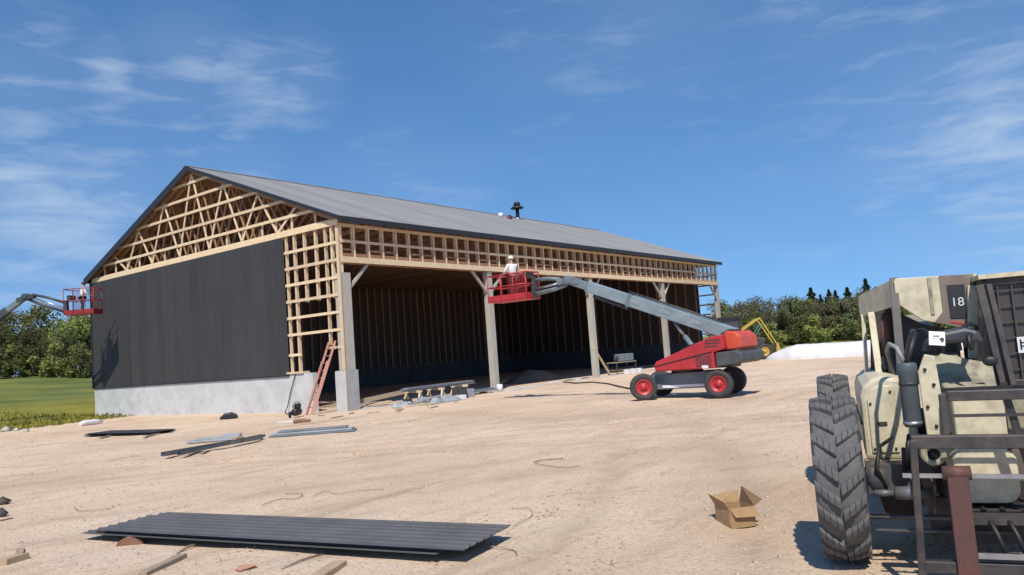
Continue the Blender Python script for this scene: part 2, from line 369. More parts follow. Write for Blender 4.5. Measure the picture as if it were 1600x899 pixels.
# grass field: its own sheet that dips under the sand along a ragged edge
field = bpy.data.materials.new('meadow'); field.use_nodes = True
t = field.node_tree; b = t.nodes['Principled BSDF']; b.inputs['Roughness'].default_value = .9; b.inputs['Specular IOR Level'].default_value = .1
tco = tn('ShaderNodeTexCoord')
g = ramp(noise_at(.09, 4, .5, (1, 2.2, 1), .3), [(.36, (.115, .145, .042)), (.5, (.17, .195, .055)), (.66, (.27, .24, .055))])
sx = tn('ShaderNodeSeparateXYZ'); t.links.new(tco.outputs['Object'], sx.inputs[0])
bandn = tn('ShaderNodeMapRange'); t.links.new(sx.outputs['Z'], bandn.inputs[0]); bandn.inputs['From Min'].default_value = 1.1; bandn.inputs['From Max'].default_value = .1
bm = tn('ShaderNodeMath', operation='MULTIPLY'); t.links.new(bandn.outputs[0], bm.inputs[0]); t.links.new(ramp(noise_at(.5, 6, .7, (1, 2, 1), seed=3), [(.4, (.25, .25, .25)), (.62, (.9, .9, .9))]), bm.inputs[1])
g = mixc(bm.outputs[0], g, (.42, .33, .04))     # dandelions in the low, near part of the meadow
g = mixc(ramp(noise_at(3.2, 6, .7, seed=8), [(.5, (0, 0, 0)), (.72, (.7, .7, .7))]), g, (.055, .085, .022))
t.links.new(g, b.inputs['Base Color'])
bp = tn('ShaderNodeBump'); bp.inputs['Strength'].default_value = 1; bp.inputs['Distance'].default_value = .12
t.links.new(noise_at(6, 6, .7), bp.inputs['Height']); t.links.new(bp.outputs[0], b.inputs['Normal'])
fx = axis(-14, 4, .45, -380, 620); fy = axis(12, 30, .45, -420, 560)
mb = MB(); nx = len(fx)
def fz(x, y):
    d = max(d_left(x, y), d_right(x, y))
    return gh(x, y)+max(-.5, min(.10, .07*d))+.05*mnoise.noise(V((x*.8, y*.8, 3)))*(1 if d < 6 else .4)
mb.v = [(x, y, fz(x, y)) for y in fy for x in fx]
for j in range(len(fy)-1):
    for i in range(nx-1):
        cxm, cym = (fx[i]+fx[i+1])/2, (fy[j]+fy[j+1])/2
        sz = max(fx[i+1]-fx[i], fy[j+1]-fy[j])
        if max(d_left(cxm, cym), d_right(cxm, cym)) > -4-sz*1.2 and not (-.6 < cxm < LEN+.6 and -.6 < cym < GW+.6):
            mb.f.append((j*nx+i, j*nx+i+1, (j+1)*nx+i+1, (j+1)*nx+i)); mb.sm.append(True)
tag(mb.build('grass_field', field), kind='structure')

# tufts along the meadow edge
GRASS = leafmat('grass_blade', (.22, .20, .035), (.11, .12, .028))
mb = MB(); rg = random.Random(5)
for k in range(5200):
    x = rg.uniform(-19, 1.5); e = rg.random()**1.6*16-.6
    y = 16.9+(e-(x+7.37)*(-.246))/.969
    if y > GW-.4 and x > -.4: continue
    z = fz(x, y)
    h = rg.uniform(.04, .20); a = rg.uniform(0, math.pi); w = rg.uniform(.03, .08); lx, ly = rg.uniform(-.1, .1), rg.uniform(-.1, .1)
    c, s_ = math.cos(a)*w, math.sin(a)*w
    mb.add([(x-c, y-s_, z-.03), (x+c, y+s_, z-.03), (x+lx, y+ly, z+h)], [(0, 1, 2)])
tag(mb.build('grass', GRASS), kind='stuff')

# loose stones
mb = MB(); rg = random.Random(11)
def pebble(mb, x, y, z, r, rg):
    vs = []
    for q in ((1, 0, 0), (-1, 0, 0), (0, 1, 0), (0, -1, 0), (0, 0, 1), (0, 0, -1)):
        k = r*rg.uniform(.6, 1.2); vs.append((x+q[0]*k, y+q[1]*k, z+q[2]*k*.6))
    mb.add(vs, [(0, 2, 4), (2, 1, 4), (1, 3, 4), (3, 0, 4), (2, 0, 5), (1, 2, 5), (3, 1, 5), (0, 3, 5)], True)
for k in range(11000):
    dep = 4.5+rg.random()**1.7*30; px = rg.uniform(-60, 1660)
    p = depth_point(px, dep)
    if 0 < p.x < LEN and p.y > -.2: continue
    pebble(mb, p.x, p.y, gh(p.x, p.y)+.003, rg.uniform(.006, .02)*(1 if rg.random() < .93 else 2.2)*(.7+dep*.03), rg)
tag(mb.build('gravel', STONE), kind='stuff')

mb = MB(); rg = random.Random(12)
for k in range(55):
    dep = 5.5+rg.random()**1.3*24; px = rg.uniform(-40, 1500); p = depth_point(px, dep); n_ = rg.randrange(4, 26); sp_ = rg.uniform(.15, .7)
    for j in range(n_):
        x_, y_ = p.x+rg.gauss(0, sp_), p.y+rg.gauss(0, sp_*.6)
        if x_ > -.5 and y_ > -.5: continue
        pebble(mb, x_, y_, gh(x_, y_)+.004, rg.uniform(.008, .028)*(.7+dep*.025)*(1.6 if rg.random() < .08 else 1), rg)
tag(mb.build('dirt_clods', mat('clod_earth', (.46, .33, .22), .95, col2=(.32, .22, .14), vscale=3)), kind='stuff')

# ------------------------------------------------------------------ the pole barn
barn = thing('pole_barn', 'large unfinished pole barn with charcoal steel gable wall, bare pine framing and open bays', 'barn')
CZ = 1.754; HZ = 6.60; OV = .45; GO = .30; ER = 8.435; RZ = 13.07
SL = (RZ-ER)/(GW/2+OV)
def roof_z(y): return ER+SL*(min(y, GW-y)+OV)
def corrug(o, along, across, normal, length, width, pitch=.2286, rib=.02, ext=None):
    """ribbed sheet: ribs run along 'along'; ext(q)-> (start, end) offsets along for the position q across"""
    o, along, across, normal = V(o), V(along).normalized(), V(across).normalized(), V(normal).normalized()
    prof = []; n = int(round(width/pitch)); p = width/n
    for i in range(n):
        prof += [(i*p, 0), (i*p+p*.68, 0), (i*p+p*.76, rib), (i*p+p*.90, rib)]
    prof.append((width, 0))
    vs = []; fs = []
    for (q, h) in prof:
        a0, a1 = ext(q) if ext else (0, length)
        vs += [o+across*q+normal*h+along*a0, o+across*q+normal*h+along*a1]
    for i in range(len(prof)-1): fs.append((2*i, 2*i+1, 2*i+3, 2*i+2))
    return vs, fs
def sheet(name, m, parent, *a, th=.004, **k):
    vs, fs = corrug(*a, **k); nrm = V(a[3]).normalized(); n0 = len(vs)
    vs2 = vs+[v-nrm*th for v in vs]
    fs2 = fs+[tuple(i+n0 for i in reversed(f)) for f in fs]
    fs2 += [(0, 2, n0+2, n0)] if False else []
    m_ = len(vs)//2
    for i in range(m_-1):
        fs2.append((2*i+2, n0+2*i+2, n0+2*i, 2*i)); fs2.append((2*i+1, n0+2*i+1, n0+2*i+3, 2*i+3))
    fs2 += [(0, n0, n0+1, 1), (2*m_-1, n0+2*m_-1, n0+2*m_-2, 2*m_-2)]
    b_ = MB(); b_.add(vs2, fs2); return b_.build(name, m, parent)

# concrete: gable base wall, rear wall, corner pier, far gable base
MB().span(-.05, .20, 2.17, GW, -.3, CZ).build('concrete_wall', CONC, barn)
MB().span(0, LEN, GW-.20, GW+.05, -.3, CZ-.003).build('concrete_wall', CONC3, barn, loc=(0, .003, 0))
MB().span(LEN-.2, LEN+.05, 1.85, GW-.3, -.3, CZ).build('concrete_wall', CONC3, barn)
# the pier: bright face to the gable, grey formed face to the yard, with a chamfer strip between
o = MB().span(-.05, .68, -.05, .62, -.3, CZ).build('corner_pier', CONC2, barn, bevel=.015)
MB().span(-.075, -.052, -.04, .61, -.1, CZ-.02).build('pier_facing', CONC, o)
MB().span(-.085, -.045, -.085, -.053, -.1, CZ+.02).build('form_strip', PINE, o)
# slab edge across the bays
MB().span(.7, LEN, -.12, .28, -.25, .035).build('slab_edge', CONC, barn)

# steel skin
YS = 3.81
sheet('gable_siding', STEEL, barn, (-.075, GW+.06, CZ-.06), (0, 0, 1), (0, -1, 0), (-1, 0, 0), 8.10-CZ+.06, GW+.06-YS)
MB().span(-.115, -.08, YS, GW+.09, CZ-.10, CZ-.05).build('base_trim', TRIM, barn)
MB().beam((-.09, GW+.075, CZ-.1), (-.09, GW+.075, 8.2), .09, .09).build('corner_trim', TRIM, barn)
sheet('rear_siding', STEEL, barn, (0, GW+.11, CZ-.06), (0, 0, 1), (1, 0, 0), (0, 1, 0), 8.3-CZ, LEN)
sheet('far_gable_siding', STEEL, barn, (LEN+.11, 1.85, CZ-.06), (0, 0, 1), (0, 1, 0), (1, 0, 0), 8.2-CZ, GW-1.85)
# roof slopes
ln = math.hypot(GW/2+OV, RZ-ER); dn = V((0, GW/2+OV, RZ-ER)).normalized()
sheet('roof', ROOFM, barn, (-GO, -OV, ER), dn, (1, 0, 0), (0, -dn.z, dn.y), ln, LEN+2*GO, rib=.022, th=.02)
dn2 = V((0, -(GW/2+OV), RZ-ER)).normalized()
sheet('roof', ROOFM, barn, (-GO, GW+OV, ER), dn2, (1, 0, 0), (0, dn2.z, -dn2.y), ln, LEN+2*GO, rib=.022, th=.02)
for s_ in (0, 1):
    d_ = MB(); y0 = -OV+.02 if s_ == 0 else GW+OV-.02
    d_.prism([(0, 0), (GW/2+OV-.02, SL*(GW/2+OV-.02)), (GW/2+OV-.02, SL*(GW/2+OV-.02)-.006), (0, -.006)], (LEN/2, y0, ER-.022), (0, 1 if s_ == 0 else -1, 0), (0, 0, 1), LEN+2*GO-.06); d_.build('roof_deck', INNER, barn)
rc = MB()
rc.prism([(-.24, -.24*SL), (0, 0), (.24, -.24*SL), (.24, -.24*SL-.03), (0, -.03), (-.24, -.24*SL-.03)], (LEN/2, GW/2, RZ+.065), (0, 1, 0), (0, 0, 1), LEN+2*GO+.04)
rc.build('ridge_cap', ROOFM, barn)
MB().span(-GO+.01, LEN+GO-.01, -OV-.02, -OV+.01, ER-.26, ER-.005).build('fascia', TRIM, barn)
MB().span(-GO+.01, LEN+GO-.01, GW+OV-.01, GW+OV+.02, ER-.26, ER-.005).build('fascia', TRIM, barn)
for xg in (-GO-.012, LEN+GO+.012):
    for sgn in (0, 1):
        y0 = -OV if sgn == 0 else GW+OV
        m_ = MB(); a_ = V((xg, y0, ER-.10)); b_ = V((xg, GW/2, RZ-.10))
        w_ = .17 if sgn == 0 else .38; q_ = V((0, 0, w_/2-.10)); m_.beam(a_-q_, b_-q_, .022, w_); m_.build('rake_trim', TRIM, barn)
# plywood soffit behind the eave fascia
# trusses
def truss(chords=True):
    m_ = MB(); tw = .042
    zt = lambda y: roof_z(y)-.17
    bz = 8.34
    for s_ in (0, 1):
        y0 = 0 if s_ == 0 else GW
        if chords: m_.beam((0, y0, zt(y0)-.09), (0, GW/2, zt(GW/2)-.09), tw, .19)
    m_.beam((0, 0, bz), (0, GW, bz), tw, .19)
    top = [GW*j/8 for j in range(1, 8)]; bot = [GW*(j+.5)/8 for j in range(1, 7)]
    for k, yb in enumerate(bot):
        for yt in (top[k], top[k+1]):
            m_.beam((0, yb, bz+.05), (0, yt, zt(yt)-.14), tw-.004, .11)
    return m_
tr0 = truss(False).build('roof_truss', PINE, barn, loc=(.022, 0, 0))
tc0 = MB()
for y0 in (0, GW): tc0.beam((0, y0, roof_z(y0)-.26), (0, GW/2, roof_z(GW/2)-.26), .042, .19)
tc0.build('top_chord', INNER, tr0)  # top chord browner than the webs: shade under the rake painted in
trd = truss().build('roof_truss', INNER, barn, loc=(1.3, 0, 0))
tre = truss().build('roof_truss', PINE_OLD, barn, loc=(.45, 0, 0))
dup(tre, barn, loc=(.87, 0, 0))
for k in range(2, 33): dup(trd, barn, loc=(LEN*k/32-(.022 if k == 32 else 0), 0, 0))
# purlins
for k in range(13):
    for s_ in (0, 1):
        q = (k+.35)/13*(GW/2+OV)
        y = -OV+q if s_ == 0 else GW+OV-q
        z = ER+SL*q-.072
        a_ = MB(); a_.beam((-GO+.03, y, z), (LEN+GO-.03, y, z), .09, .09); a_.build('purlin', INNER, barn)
# gable girts
for k in range(1, 6):
    z = 8.23+k*.80
    yo = (z+.12-ER)/SL-OV
    MB().span(-.042, -.002, max(0, yo), min(GW, GW-yo), z-.07, z+.07).build('girt', PINE, barn)
MB().span(-.052, -.004, -.02, GW, 8.13, 8.37).build('gable_skirt_board', PINE, barn)
for yq in (1.6, 3.3, 4.5, 5.6, 7.2, 8.6, 10.1, 11.5, 13.0, 14.6, 16.0, 17.4, 18.8, 20.2, 21.6):
    m_ = MB(); m_.beam((.10, yq, 8.42), (.10, yq, min(8.42+.62, roof_z(yq)-.2)), .11, .05); m_.build('chord_block', PINE, barn)
# gable corner bay: studs and girts
sty = [(3.76, .05, CZ), (3.15, .10, CZ), (2.42, .09, 4.95), (1.62, .10, 4.95), (.95, .08, 2.9), (.52, .09, 4.95)]
for y, w, z0 in sty: MB().span(.01, .15, y-w/2, y+w/2, z0, 8.13).build('stud', PINE, barn)
for k in range(1, 5): MB().span(-.042, .004, -.02, YS+.15, 8.13-k*.765-.065, 8.13-k*.765+.065).build('girt', PINE, barn)
for k in (5, 6): MB().span(-.042, .004, -.02, YS+.15, 8.13-k*.765-.06, 8.13-k*.765+.06).build('girt', PINE, barn)
MB().span(-.042, .004, -.02, 1.0, 2.72, 2.84).build('girt', PINE, barn)
MB().span(-.042, .004, 2.95, YS+.1, 2.55, 2.67).build('girt', PINE, barn)
MB().span(-.12, .26, 2.75, YS+.15, CZ+.004, CZ+.09).build('sill_plate', PINE, barn)
# corner: pine corner stud over a built-up column
MB().span(-.06, -.01, -.05, .13, CZ+.02, 8.13).build('corner_board', PINE, barn)
MB().span(.0, .58, .0, .40, CZ, 6.02).build('post', TREATED, barn, bevel=.008)
MB().span(.02, .2, .0, .2, 6.02, 8.2).build('stud', PINE, barn)
# yard side posts, header, girts, studs, knee braces
for k in range(1, 5):
    x = k*B; w = .19 if k < 4 else .14
    MB().span(x-w, x+w, 0.02, .36, -.2, HZ-.16).build('post', TREATED, barn, bevel=.008)
for k in range(4):
    x0 = k*B+(0 if k else -.05); x1 = (k+1)*B+(0 if k < 3 else .16)
    MB().span(x0+.003, x1-.003, -.05, -.004, HZ-.13, HZ+.13).build('header', PINE, barn)
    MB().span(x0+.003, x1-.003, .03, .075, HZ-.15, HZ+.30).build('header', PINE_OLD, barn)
    MB().span(x0+.003, x1-.003, -.05, -.004, 7.42-.06, 7.42+.06).build('girt', PINE, barn)
    MB().span(x0+.003, x1-.003, -.05, -.004, 8.06, 8.20).build('girt', PINE, barn)
    for (xa, sg) in ((k*B+(.6 if k == 0 else .19), 1), ((k+1)*B-.19, -1)):
        m_ = MB(); m_.beam((xa, .16, HZ-1.25), (xa+sg*1.15, .16, HZ-.12), .12, .12); m_.build('knee_brace', TREATED, barn)
    MB().span(x0+.2, x1-.2, .25, .30, HZ-.16, HZ+.10).build('header', PINE_OLD, barn)
for k in range(49):
    x = .05+k*LEN/48
    s_ = MB(); s_.span(-.045, .045, 0.002, .028, HZ+.13, 8.2)
    s_.span(-.02, .02, .08, .22, HZ+.13, 8.28); s_.build('stud', PINE, barn, loc=(x-.04*(k == 48), 0, 0))
for k in range(48):     # short blocks between the lower studs, set back from the face
    if k % 3 == 1: continue
    x = .05+(k+.55)*LEN/48
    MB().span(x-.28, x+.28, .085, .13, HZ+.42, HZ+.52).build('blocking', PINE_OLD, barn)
# rear wall frame seen from inside, through the bays
pz = MB().span(-.075, .075, GW-.34, GW-.22, CZ-.3, 8.3)
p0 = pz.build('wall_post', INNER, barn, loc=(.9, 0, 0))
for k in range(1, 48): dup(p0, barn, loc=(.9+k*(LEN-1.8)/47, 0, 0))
MB().span(.16, LEN-.2, GW-.21, GW-.17, CZ+.01, 8.25).build('liner_panel', LINER, barn)
MB().span(LEN-.215, LEN-.175, 1.9, GW-.3, CZ+.01, 8.25).build('liner_panel', LINER, barn)
MB().beam((LEN+.06, GW+.06, CZ-.1), (LEN+.06, GW+.06, 8.3), .16, .16).build('corner_trim', TRIM, barn)
# far gable frame; its yard-side bay is still open
for y in [2.0+.93*q for q in range(23)]: MB().span(LEN-.30, LEN-.225, y-.05, y+.05, CZ, 8.3).build('wall_post', INNER, barn)
for k in range(7): MB().span(LEN+.0, LEN+.045, .2, 4.7, 2.4+k*.83-.06, 2.4+k*.83+.06).build('girt', PINE_OLD, barn)
for k in range(1, 6):
    z = 8.23+k*.80; yo = (z+.12-ER)/SL-OV
    MB().span(LEN+.002, LEN+.042, yo, GW-yo, z-.07, z+.07).build('girt', PINE_OLD, barn)
sheet('far_gable_siding', STEEL, barn, (LEN+.06, 0, 8.2), (0, 0, 1), (0, 1, 0), (1, 0, 0), 1, GW, ext=lambda q: (0, max(.05, roof_z(q)-8.24)))

# roof stack
def zr(y): return roof_z(y)+.02
sy_, sx_ = 10.6, 27.75
st = thing('roof_vent_stack', 'black vent stack with a wide cap standing on the roof near the ridge', 'vent', (sx_, sy_, zr(sy_)))
MB().lathe([(.15, -.25), (.15, 1.0)], (0, 0, 0), n=16).build('pipe', BLACKM, st)
MB().lathe([(.52, .82), (.55, .86), (.34, 1.02), (.16, 1.03)], (0, 0, 0), n=20).build('cap', BLACKM, st)
MB().lathe([(.26, 1.04), (.28, 1.25), (.20, 1.36), (.02, 1.38)], (0, 0, 0), n=16).build('hood', BLACKM, st)
m_ = MB(); m_.lathe([(.24, -.05), (.20, .06), (.16, .10)], (0, 0, 0), ax=(0, -SL, 1), n=16); m_.build('flashing', SILVER, st)
# pail and tool bag on the roof
py_, px_ = 9.6, 24.2
pl_ = thing('white_pail', 'small white pail standing on the grey roof left of the black stack', 'pail', (px_, py_, zr(py_)-.02))
MB().lathe([(.15, -.03), (.19, .34), (.165, .34), (.14, .04)], (0, 0, 0), n=18).build('pail_body', WHITE, pl_)
MB().tube([(0, -.19, .32), (0, -.21, .20), (.0, -.13, .09), (0, 0, .06)], .008, n=6).build('handle', SILVER, pl_)
q_ = thing('tool_bag', 'small red-brown tool bag lying on the roof beside the white pail', 'tool bag', (px_+1.0, py_-.1, zr(py_-.1)-.02), .3)
MB().prism([(-.3, 0), (.3, 0), (.27, .20), (.12, .30), (-.12, .30), (-.27, .20)], (0, 0, 0), (1, 0, 0), (0, 0, 1), .26).build('bag_body', RUST, q_, bevel=.03)
MB().tube([(-.16, 0, .27), (-.1, 0, .38), (.1, 0, .38), (.16, 0, .27)], .014, n=6).build('handle', BLACKM, q_)

# ------------------------------------------------------------------ boom lifts
def wheel(parent, c, r, w, axis, rimm, tyrem, steer=0, lugs=0, name='wheel'):
    """wheel > tyre, rim; axis: outward direction"""
    R = Matrix.Rotation(steer, 3, 'Z'); ax = R @ V(axis)
    e = MB(); hw = w/2
    e.lathe([(r*.60, -hw*.92), (r*.80, -hw), (r*(.93 if lugs else .95), -hw*.88), (r*(.945 if lugs else .985), -hw*.55), (r*(.945 if lugs else .985), hw*.55), (r*(.93 if lugs else .95), hw*.88), (r*.80, hw), (r*.60, hw*.92), (r*.56, hw*.6), (r*.56, -hw*.6)], c, ax, 36)
    if lugs:
        a0 = V((0, 0, 1)); a = a0.cross(ax).normalized(); bq = ax.cross(a); c_ = V(c)
        for k in range(lugs):
            for sd in (-1, 1):
                q0 = 2*math.pi*(k+(.5 if sd > 0 else 0))/lugs
                pts = []
                for i in range(5):
                    tt = i/4; q = q0+tt*.17; h = sd*hw*(.02+tt*.96); rad = r*(1.0-.05*tt*tt)
                    pts.append((q+.014*math.sin(k*2.7)+.05*tt*tt, h, rad*(1-.006*((k*7) % 3))))
                for (qa, ha, ra), (qb, hb, rb) in zip(pts, pts[1:]):
                    wd = .125
                    vs = []
                    for (q, h, rad) in ((qa, ha, ra), (qb, hb, rb)):
                        for dq, rr_ in ((-wd/2*1.35, rad*.93), (wd/2*1.35, rad*.93), (wd/2*.85, rad*1.012), (-wd/2*.85, rad*1.012)):
                            vs.append(c_+ax*h+(a*math.cos(q+dq)+bq*math.sin(q+dq))*rr_)
                    e.add(vs, [(0, 1, 5, 4), (1, 2, 6, 5), (2, 3, 7, 6), (3, 0, 4, 7), (3, 2, 1, 0), (4, 5, 6, 7)])
    wl = e.build(name, tyrem, parent, bevel=.012 if lugs else 0)
    rm = MB(); rm.lathe([(r*.56, hw*.2), (r*.60, hw*.86), (r*.54, hw*.9), (r*.44, hw*.45), (r*.22, hw*.40), (r*.20, hw*.75), (r*.06, hw*.8)], c, ax, 28)
    a0 = V((0, 0, 1)); a = a0.cross(ax).normalized(); bq = ax.cross(a)
    for k in range(8):
        q = 2*math.pi*k/8; rm.lathe([(.018, hw*.4), (.018, hw*.55)], V(c)+(a*math.cos(q)+bq*math.sin(q))*r*.33, ax, 8)
    rm.build('rim', rimm, wl)
    return wl

RED2 = mat('deep_red_paint', (.30, .022, .028), .5, col2=(.2, .018, .022), vscale=2)
DARKB = mat('dark_grey_boom_paint', (.045, .052, .057), .45, col2=(.06, .07, .08), vscale=2)
def make_lift(label, loc, rz, chyaw, elbow, att, blen=1.95, rail=1.10, bm_=None, jm_=None, rm_=None):
    bm_ = bm_ or BOOMG; jm_ = jm_ or GREYB; rm_ = rm_ or RED
    t_ = thing('boom_lift', label, 'boom lift', loc, rz)
    R = Matrix.Rotation(chyaw, 3, 'Z')
    def c3(x, y, z): return R @ V((x, y, z))
    wb, tk, wr = 1.30, 1.0, .475
    # chassis
    e = MB()
    prof = [(-1.35, .42), (-1.25, .34), (1.2, .34), (1.42, .46), (1.42, .70), (1.0, .86), (-1.0, .90), (-1.35, .74)]
    e.prism(prof, (0, 0, 0), R @ V((1, 0, 0)), (0, 0, 1), 1.15)
    ch = e.build('chassis', GREYB, t_, bevel=.025)
    e = MB(); e.prism([(-.75, .39), (.75, .39), (.75, .48), (-.75, .48)], c3(0, .585, 0), R @ V((1, 0, 0)), (0, 0, 1), .02); e.build('lower_trim', WHITE, ch)
    for sx in (-1, 1):
        e = MB(); e.beam(c3(sx*wb, -.8, .47), c3(sx*wb, .8, .47), .17, .20); e.build('axle', DARKM, ch, bevel=.02)
        for sy in (-1, 1):
            wheel(t_, c3(sx*wb, sy*tk, wr), wr, .33, R @ V((0, sy, 0)), RED, RUBBER2, steer=(.42 if sx > 0 else 0))
    MB().lathe([(.55, .86), (.55, .99)], (0, 0, 0), n=28).build('turntable', DARKM, t_)
    # turret: two red cowls, one each side, the boom between
    cw = [(.72, .98), (.76, 1.20), (.66, 1.32), (.30, 1.44), (-.60, 1.76), (-1.35, 2.02), (-1.80, 2.08), (-1.84, 1.60), (-1.45, 1.52), (-1.45, 1.0)]
    for sy in (-1, 1):
        e = MB(); e.prism(cw, (0, sy*.72, 0), (1, 0, 0), (0, 0, 1), .62)
        cwl = e.build('cowl', RED, t_, bevel=.05)
        e = MB(); e.prism([(.70, 1.17), (-1.40, 1.56), (-1.40, 1.51), (.70, 1.13)], (0, sy*1.028, 0), (1, 0, 0), (0, 0, 1), .02); e.build('cowl_seam', BLACKM, cwl)
        e = MB()
        for i in range(7):
            for j in range(5):
                e.box((-.84-i*.08, sy*1.032, 1.10+j*.075), (.06, .012, .05))
        e.build('grille', DARKM, cwl)
        e = MB()
        for i in range(3): e.box((-1.40-i*.03, sy*1.034, 1.72+i*.10), (.5, .012, .04))
        e.build('louvre', DARKM, cwl)
    e = MB(); e.prism([(.6, .98), (-1.8, .98), (-1.8, 1.45), (.2, 1.15)], (0, 0, 0), (1, 0, 0), (0, 0, 1), .78); e.build('turret_deck', DARKM, t_)
    e = MB(); e.prism([(-1.50, 1.03), (-2.22, 1.10), (-2.42, 1.20), (-2.40, 1.44), (-2.2, 1.54), (-1.50, 1.50)], (0, 0, 0), (1, 0, 0), (0, 0, 1), 2.05); e.build('counterweight', mat('dark_grey_casting', (.085, .09, .095), .6, col2=(.055, .058, .06)), t_, bevel=.05)
    e = MB(); e.prism([(-1.46, 1.56), (-1.78, 2.18), (-2.10, 2.16), (-2.30, 1.98), (-2.32, 1.62), (-2.15, 1.57)], (0, 0, 0), (1, 0, 0), (0, 0, 1), 1.5); e.build('tail_housing', ORANGE, t_, bevel=.05)  # orange instead of the cowl red: light on the tail put into its colour
    e = MB(); e.prism([(-1.5, 2.12), (-1.85, 2.25), (-1.95, 2.21), (-1.55, 1.99)], (0, 0, 0), (1, 0, 0), (0, 0, 1), .9); e.build('pivot_guard', DARKM, t_, bevel=.02)
    # boom
    P = V((-1.85, 0, 2.04)); E_ = V((elbow[0], 0, elbow[1])); d = (E_-P).normalized(); ln = (E_-P).length; up = V((0, 1, 0)).cross(d)*-1
    up = d.cross(V((0, 1, 0)))*-1
    if up.z < 0: up = -up
    q1 = P+d*ln*.60
    e = MB(); e.beam(P, q1, .38, .44, up); bo = e.build('boom', bm_, t_, bevel=.03)
    e = MB(); e.beam(q1-d*.1, P+d*ln*.86, .33, .40, up); e.build('boom_section', bm_, bo, bevel=.02)
    e = MB(); e.beam(P+d*ln*.85, E_, .25, .30, up); e.build('boom_section', GREYB, bo, bevel=.02)
    e = MB(); e.beam(q1-d*.12, q1+d*.02, .43, .49, up); e.build('wear_collar', GREYB, bo, bevel=.01)
    e = MB(); e.tube([P+d*.6+up*.30+V((0, .16, 0)), q1+up*.31+V((0, .16, 0))], .035, n=8); e.build('hose', DARKM, bo); e = MB(); e.tube([P+d*.6+up*.29+V((0, .08, 0)), q1+up*.29+V((0, .08, 0))], .028, n=8); e.build('hose', DARKM, bo)
    for k in range(3):
        e = MB()
        for j in range(5): cc = P+d*(1.15+k*1.25+j*.085)+V((0, .213, 0))+up*.02; e.beam(cc, cc+d*.05, .005, .13, up)
        e.build('lettering', PALEG, bo)
    e = MB(); e.beam(q1-d*.0-up*.33, q1+d*ln*.22-up*.30, .10, .09, up); e.build('cable_carrier', DARKM, bo)
    for sy in (-1, 1):
        e = MB(); e.box((-1.12, sy*1.036, 1.06), (.22, .008, .10)); e.build('warning_label', WHITE, t_)
        e = MB(); e.tube([(-.9, sy*.36, 1.9), (-.2, sy*.36, 1.75), (.3, sy*.33, 1.45), (.35, sy*.3, 1.15)], .03, n=7); e.build('hose', BLACKM, t_)
    # lift cylinder
    a_ = V((-.55, 0, 1.35)); b_ = P+d*2.25-up*.26
    e = MB(); e.tube([a_, a_.lerp(b_, .6)], .085, n=14); cy_ = e.build('lift_cylinder', GREYB, t_)
    MB().tube([a_.lerp(b_, .6), b_], .05, n=12).build('rod', SILVER, cy_)
    # elbow and jib
    A_ = V((att[0], 0, att[1]+.15))
    e = MB(); e.lathe([(.17, -.2), (.17, .2)], E_, (0, 1, 0), 18); e.lathe([(.13, -.17), (.13, .17)], E_+V((.38, 0, -.03)), (0, 1, 0), 16)
    e.beam(E_-d*.5+up*.10, E_+V((.42, 0, .0)), .3, .24, up); e.build('elbow', jm_, t_, bevel=.01)
    J1 = E_+V((.40, 0, .08)); J2 = E_+V((.12, 0, -.16))
    T1 = A_+V((-.10, 0, .62)); T2 = A_+V((-.02, 0, .06))
    e = MB(); e.tube([J1, J1.lerp(T1, .5)+V((0, 0, .05)), T1], .075, n=10); e.build('jib_arm', jm_, t_)
    e = MB(); e.tube([J2, J2.lerp(T2, .35)+V((0, 0, -.04)), T2], .085, n=10); e.build('jib_arm', jm_, t_)
    e = MB(); e.tube([J2+V((.2, .0, .1)), T2.lerp(T1, .35)], .045, n=8); e.build('jib_cylinder', SILVER, t_)
    e = MB(); e.beam(T2+V((0, 0, -.15)), T1+V((0.03, 0, .12)), .22, .16, (1, 0, 0)); e.build('basket_mount', DARKM, t_, bevel=.01)
    # basket
    x0, x1 = att[0]+.05, att[0]+.05+blen; hy = .46; zf = att[1]+.03
    bk = MB().span(x0, x1, -hy, hy, zf, zf+.06).build('basket', rm_, t_)
    e = MB()
    for (xa, ya, xb, yb) in ((x0, -hy, x1, -hy), (x0, hy, x1, hy), (x0, -hy, x0, hy), (x1, -hy, x1, hy)):
        e.beam((xa, ya, zf+.16), (xb, yb, zf+.16), .025, .22)
    e.build('toe_board', rm_, bk)
    e = MB()
    for zz_ in (zf+rail*.56, zf+rail):
        e.tube([(x0, -hy, zz_), (x1, -hy, zz_), (x1, hy, zz_), (x0, hy, zz_), (x0, -hy, zz_+.0001)], .024, n=8)
    for xx in (x0, x0+blen*.33, x0+blen*.66, x1):
        for yy in (-hy, hy): e.tube([(xx, yy, zf), (xx, yy, zf+rail)], .022, n=8)
    e.build('guard_rail', rm_, bk)
    e = MB(); e.box((x0+.16, .05, zf+1.0), (.24, .5, .26)); e.build('control_box', DARKM, bk, bevel=.02)
    e = MB()
    for k in range(11):
        e.beam((x0+.05+k*.085, hy-.012, zf+.1), (x0+.05+k*.085, hy-.012, zf+rail-.02), .012, .012)
        e.beam((x0+.02, hy-.012, zf+.15+k*.105), (x0+.75, hy-.012, zf+.15+k*.105), .012, .012)
    e.build('mesh_panel', rm_, bk)
    return t_
L1 = V((3.0, -14.43, gh(3.0, -14.43)-.01))
make_lift('red and grey boom lift in the yard, boom raised towards the open bays', L1, math.radians(90), math.radians(9), (4.60, 4.63), (6.30, 4.05))
l2x, l2y = -7.35, 26.7
make_lift('red boom lift at the left edge, basket held against the dark gable wall', (l2x, l2y, gh(l2x, l2y)+.06), math.atan2(-.8, .6), math.radians(8), (5.55, 7.2-.15), (7.9, 5.90-.15), 1.7, 1.45, DARKB, DARKB, RED2)

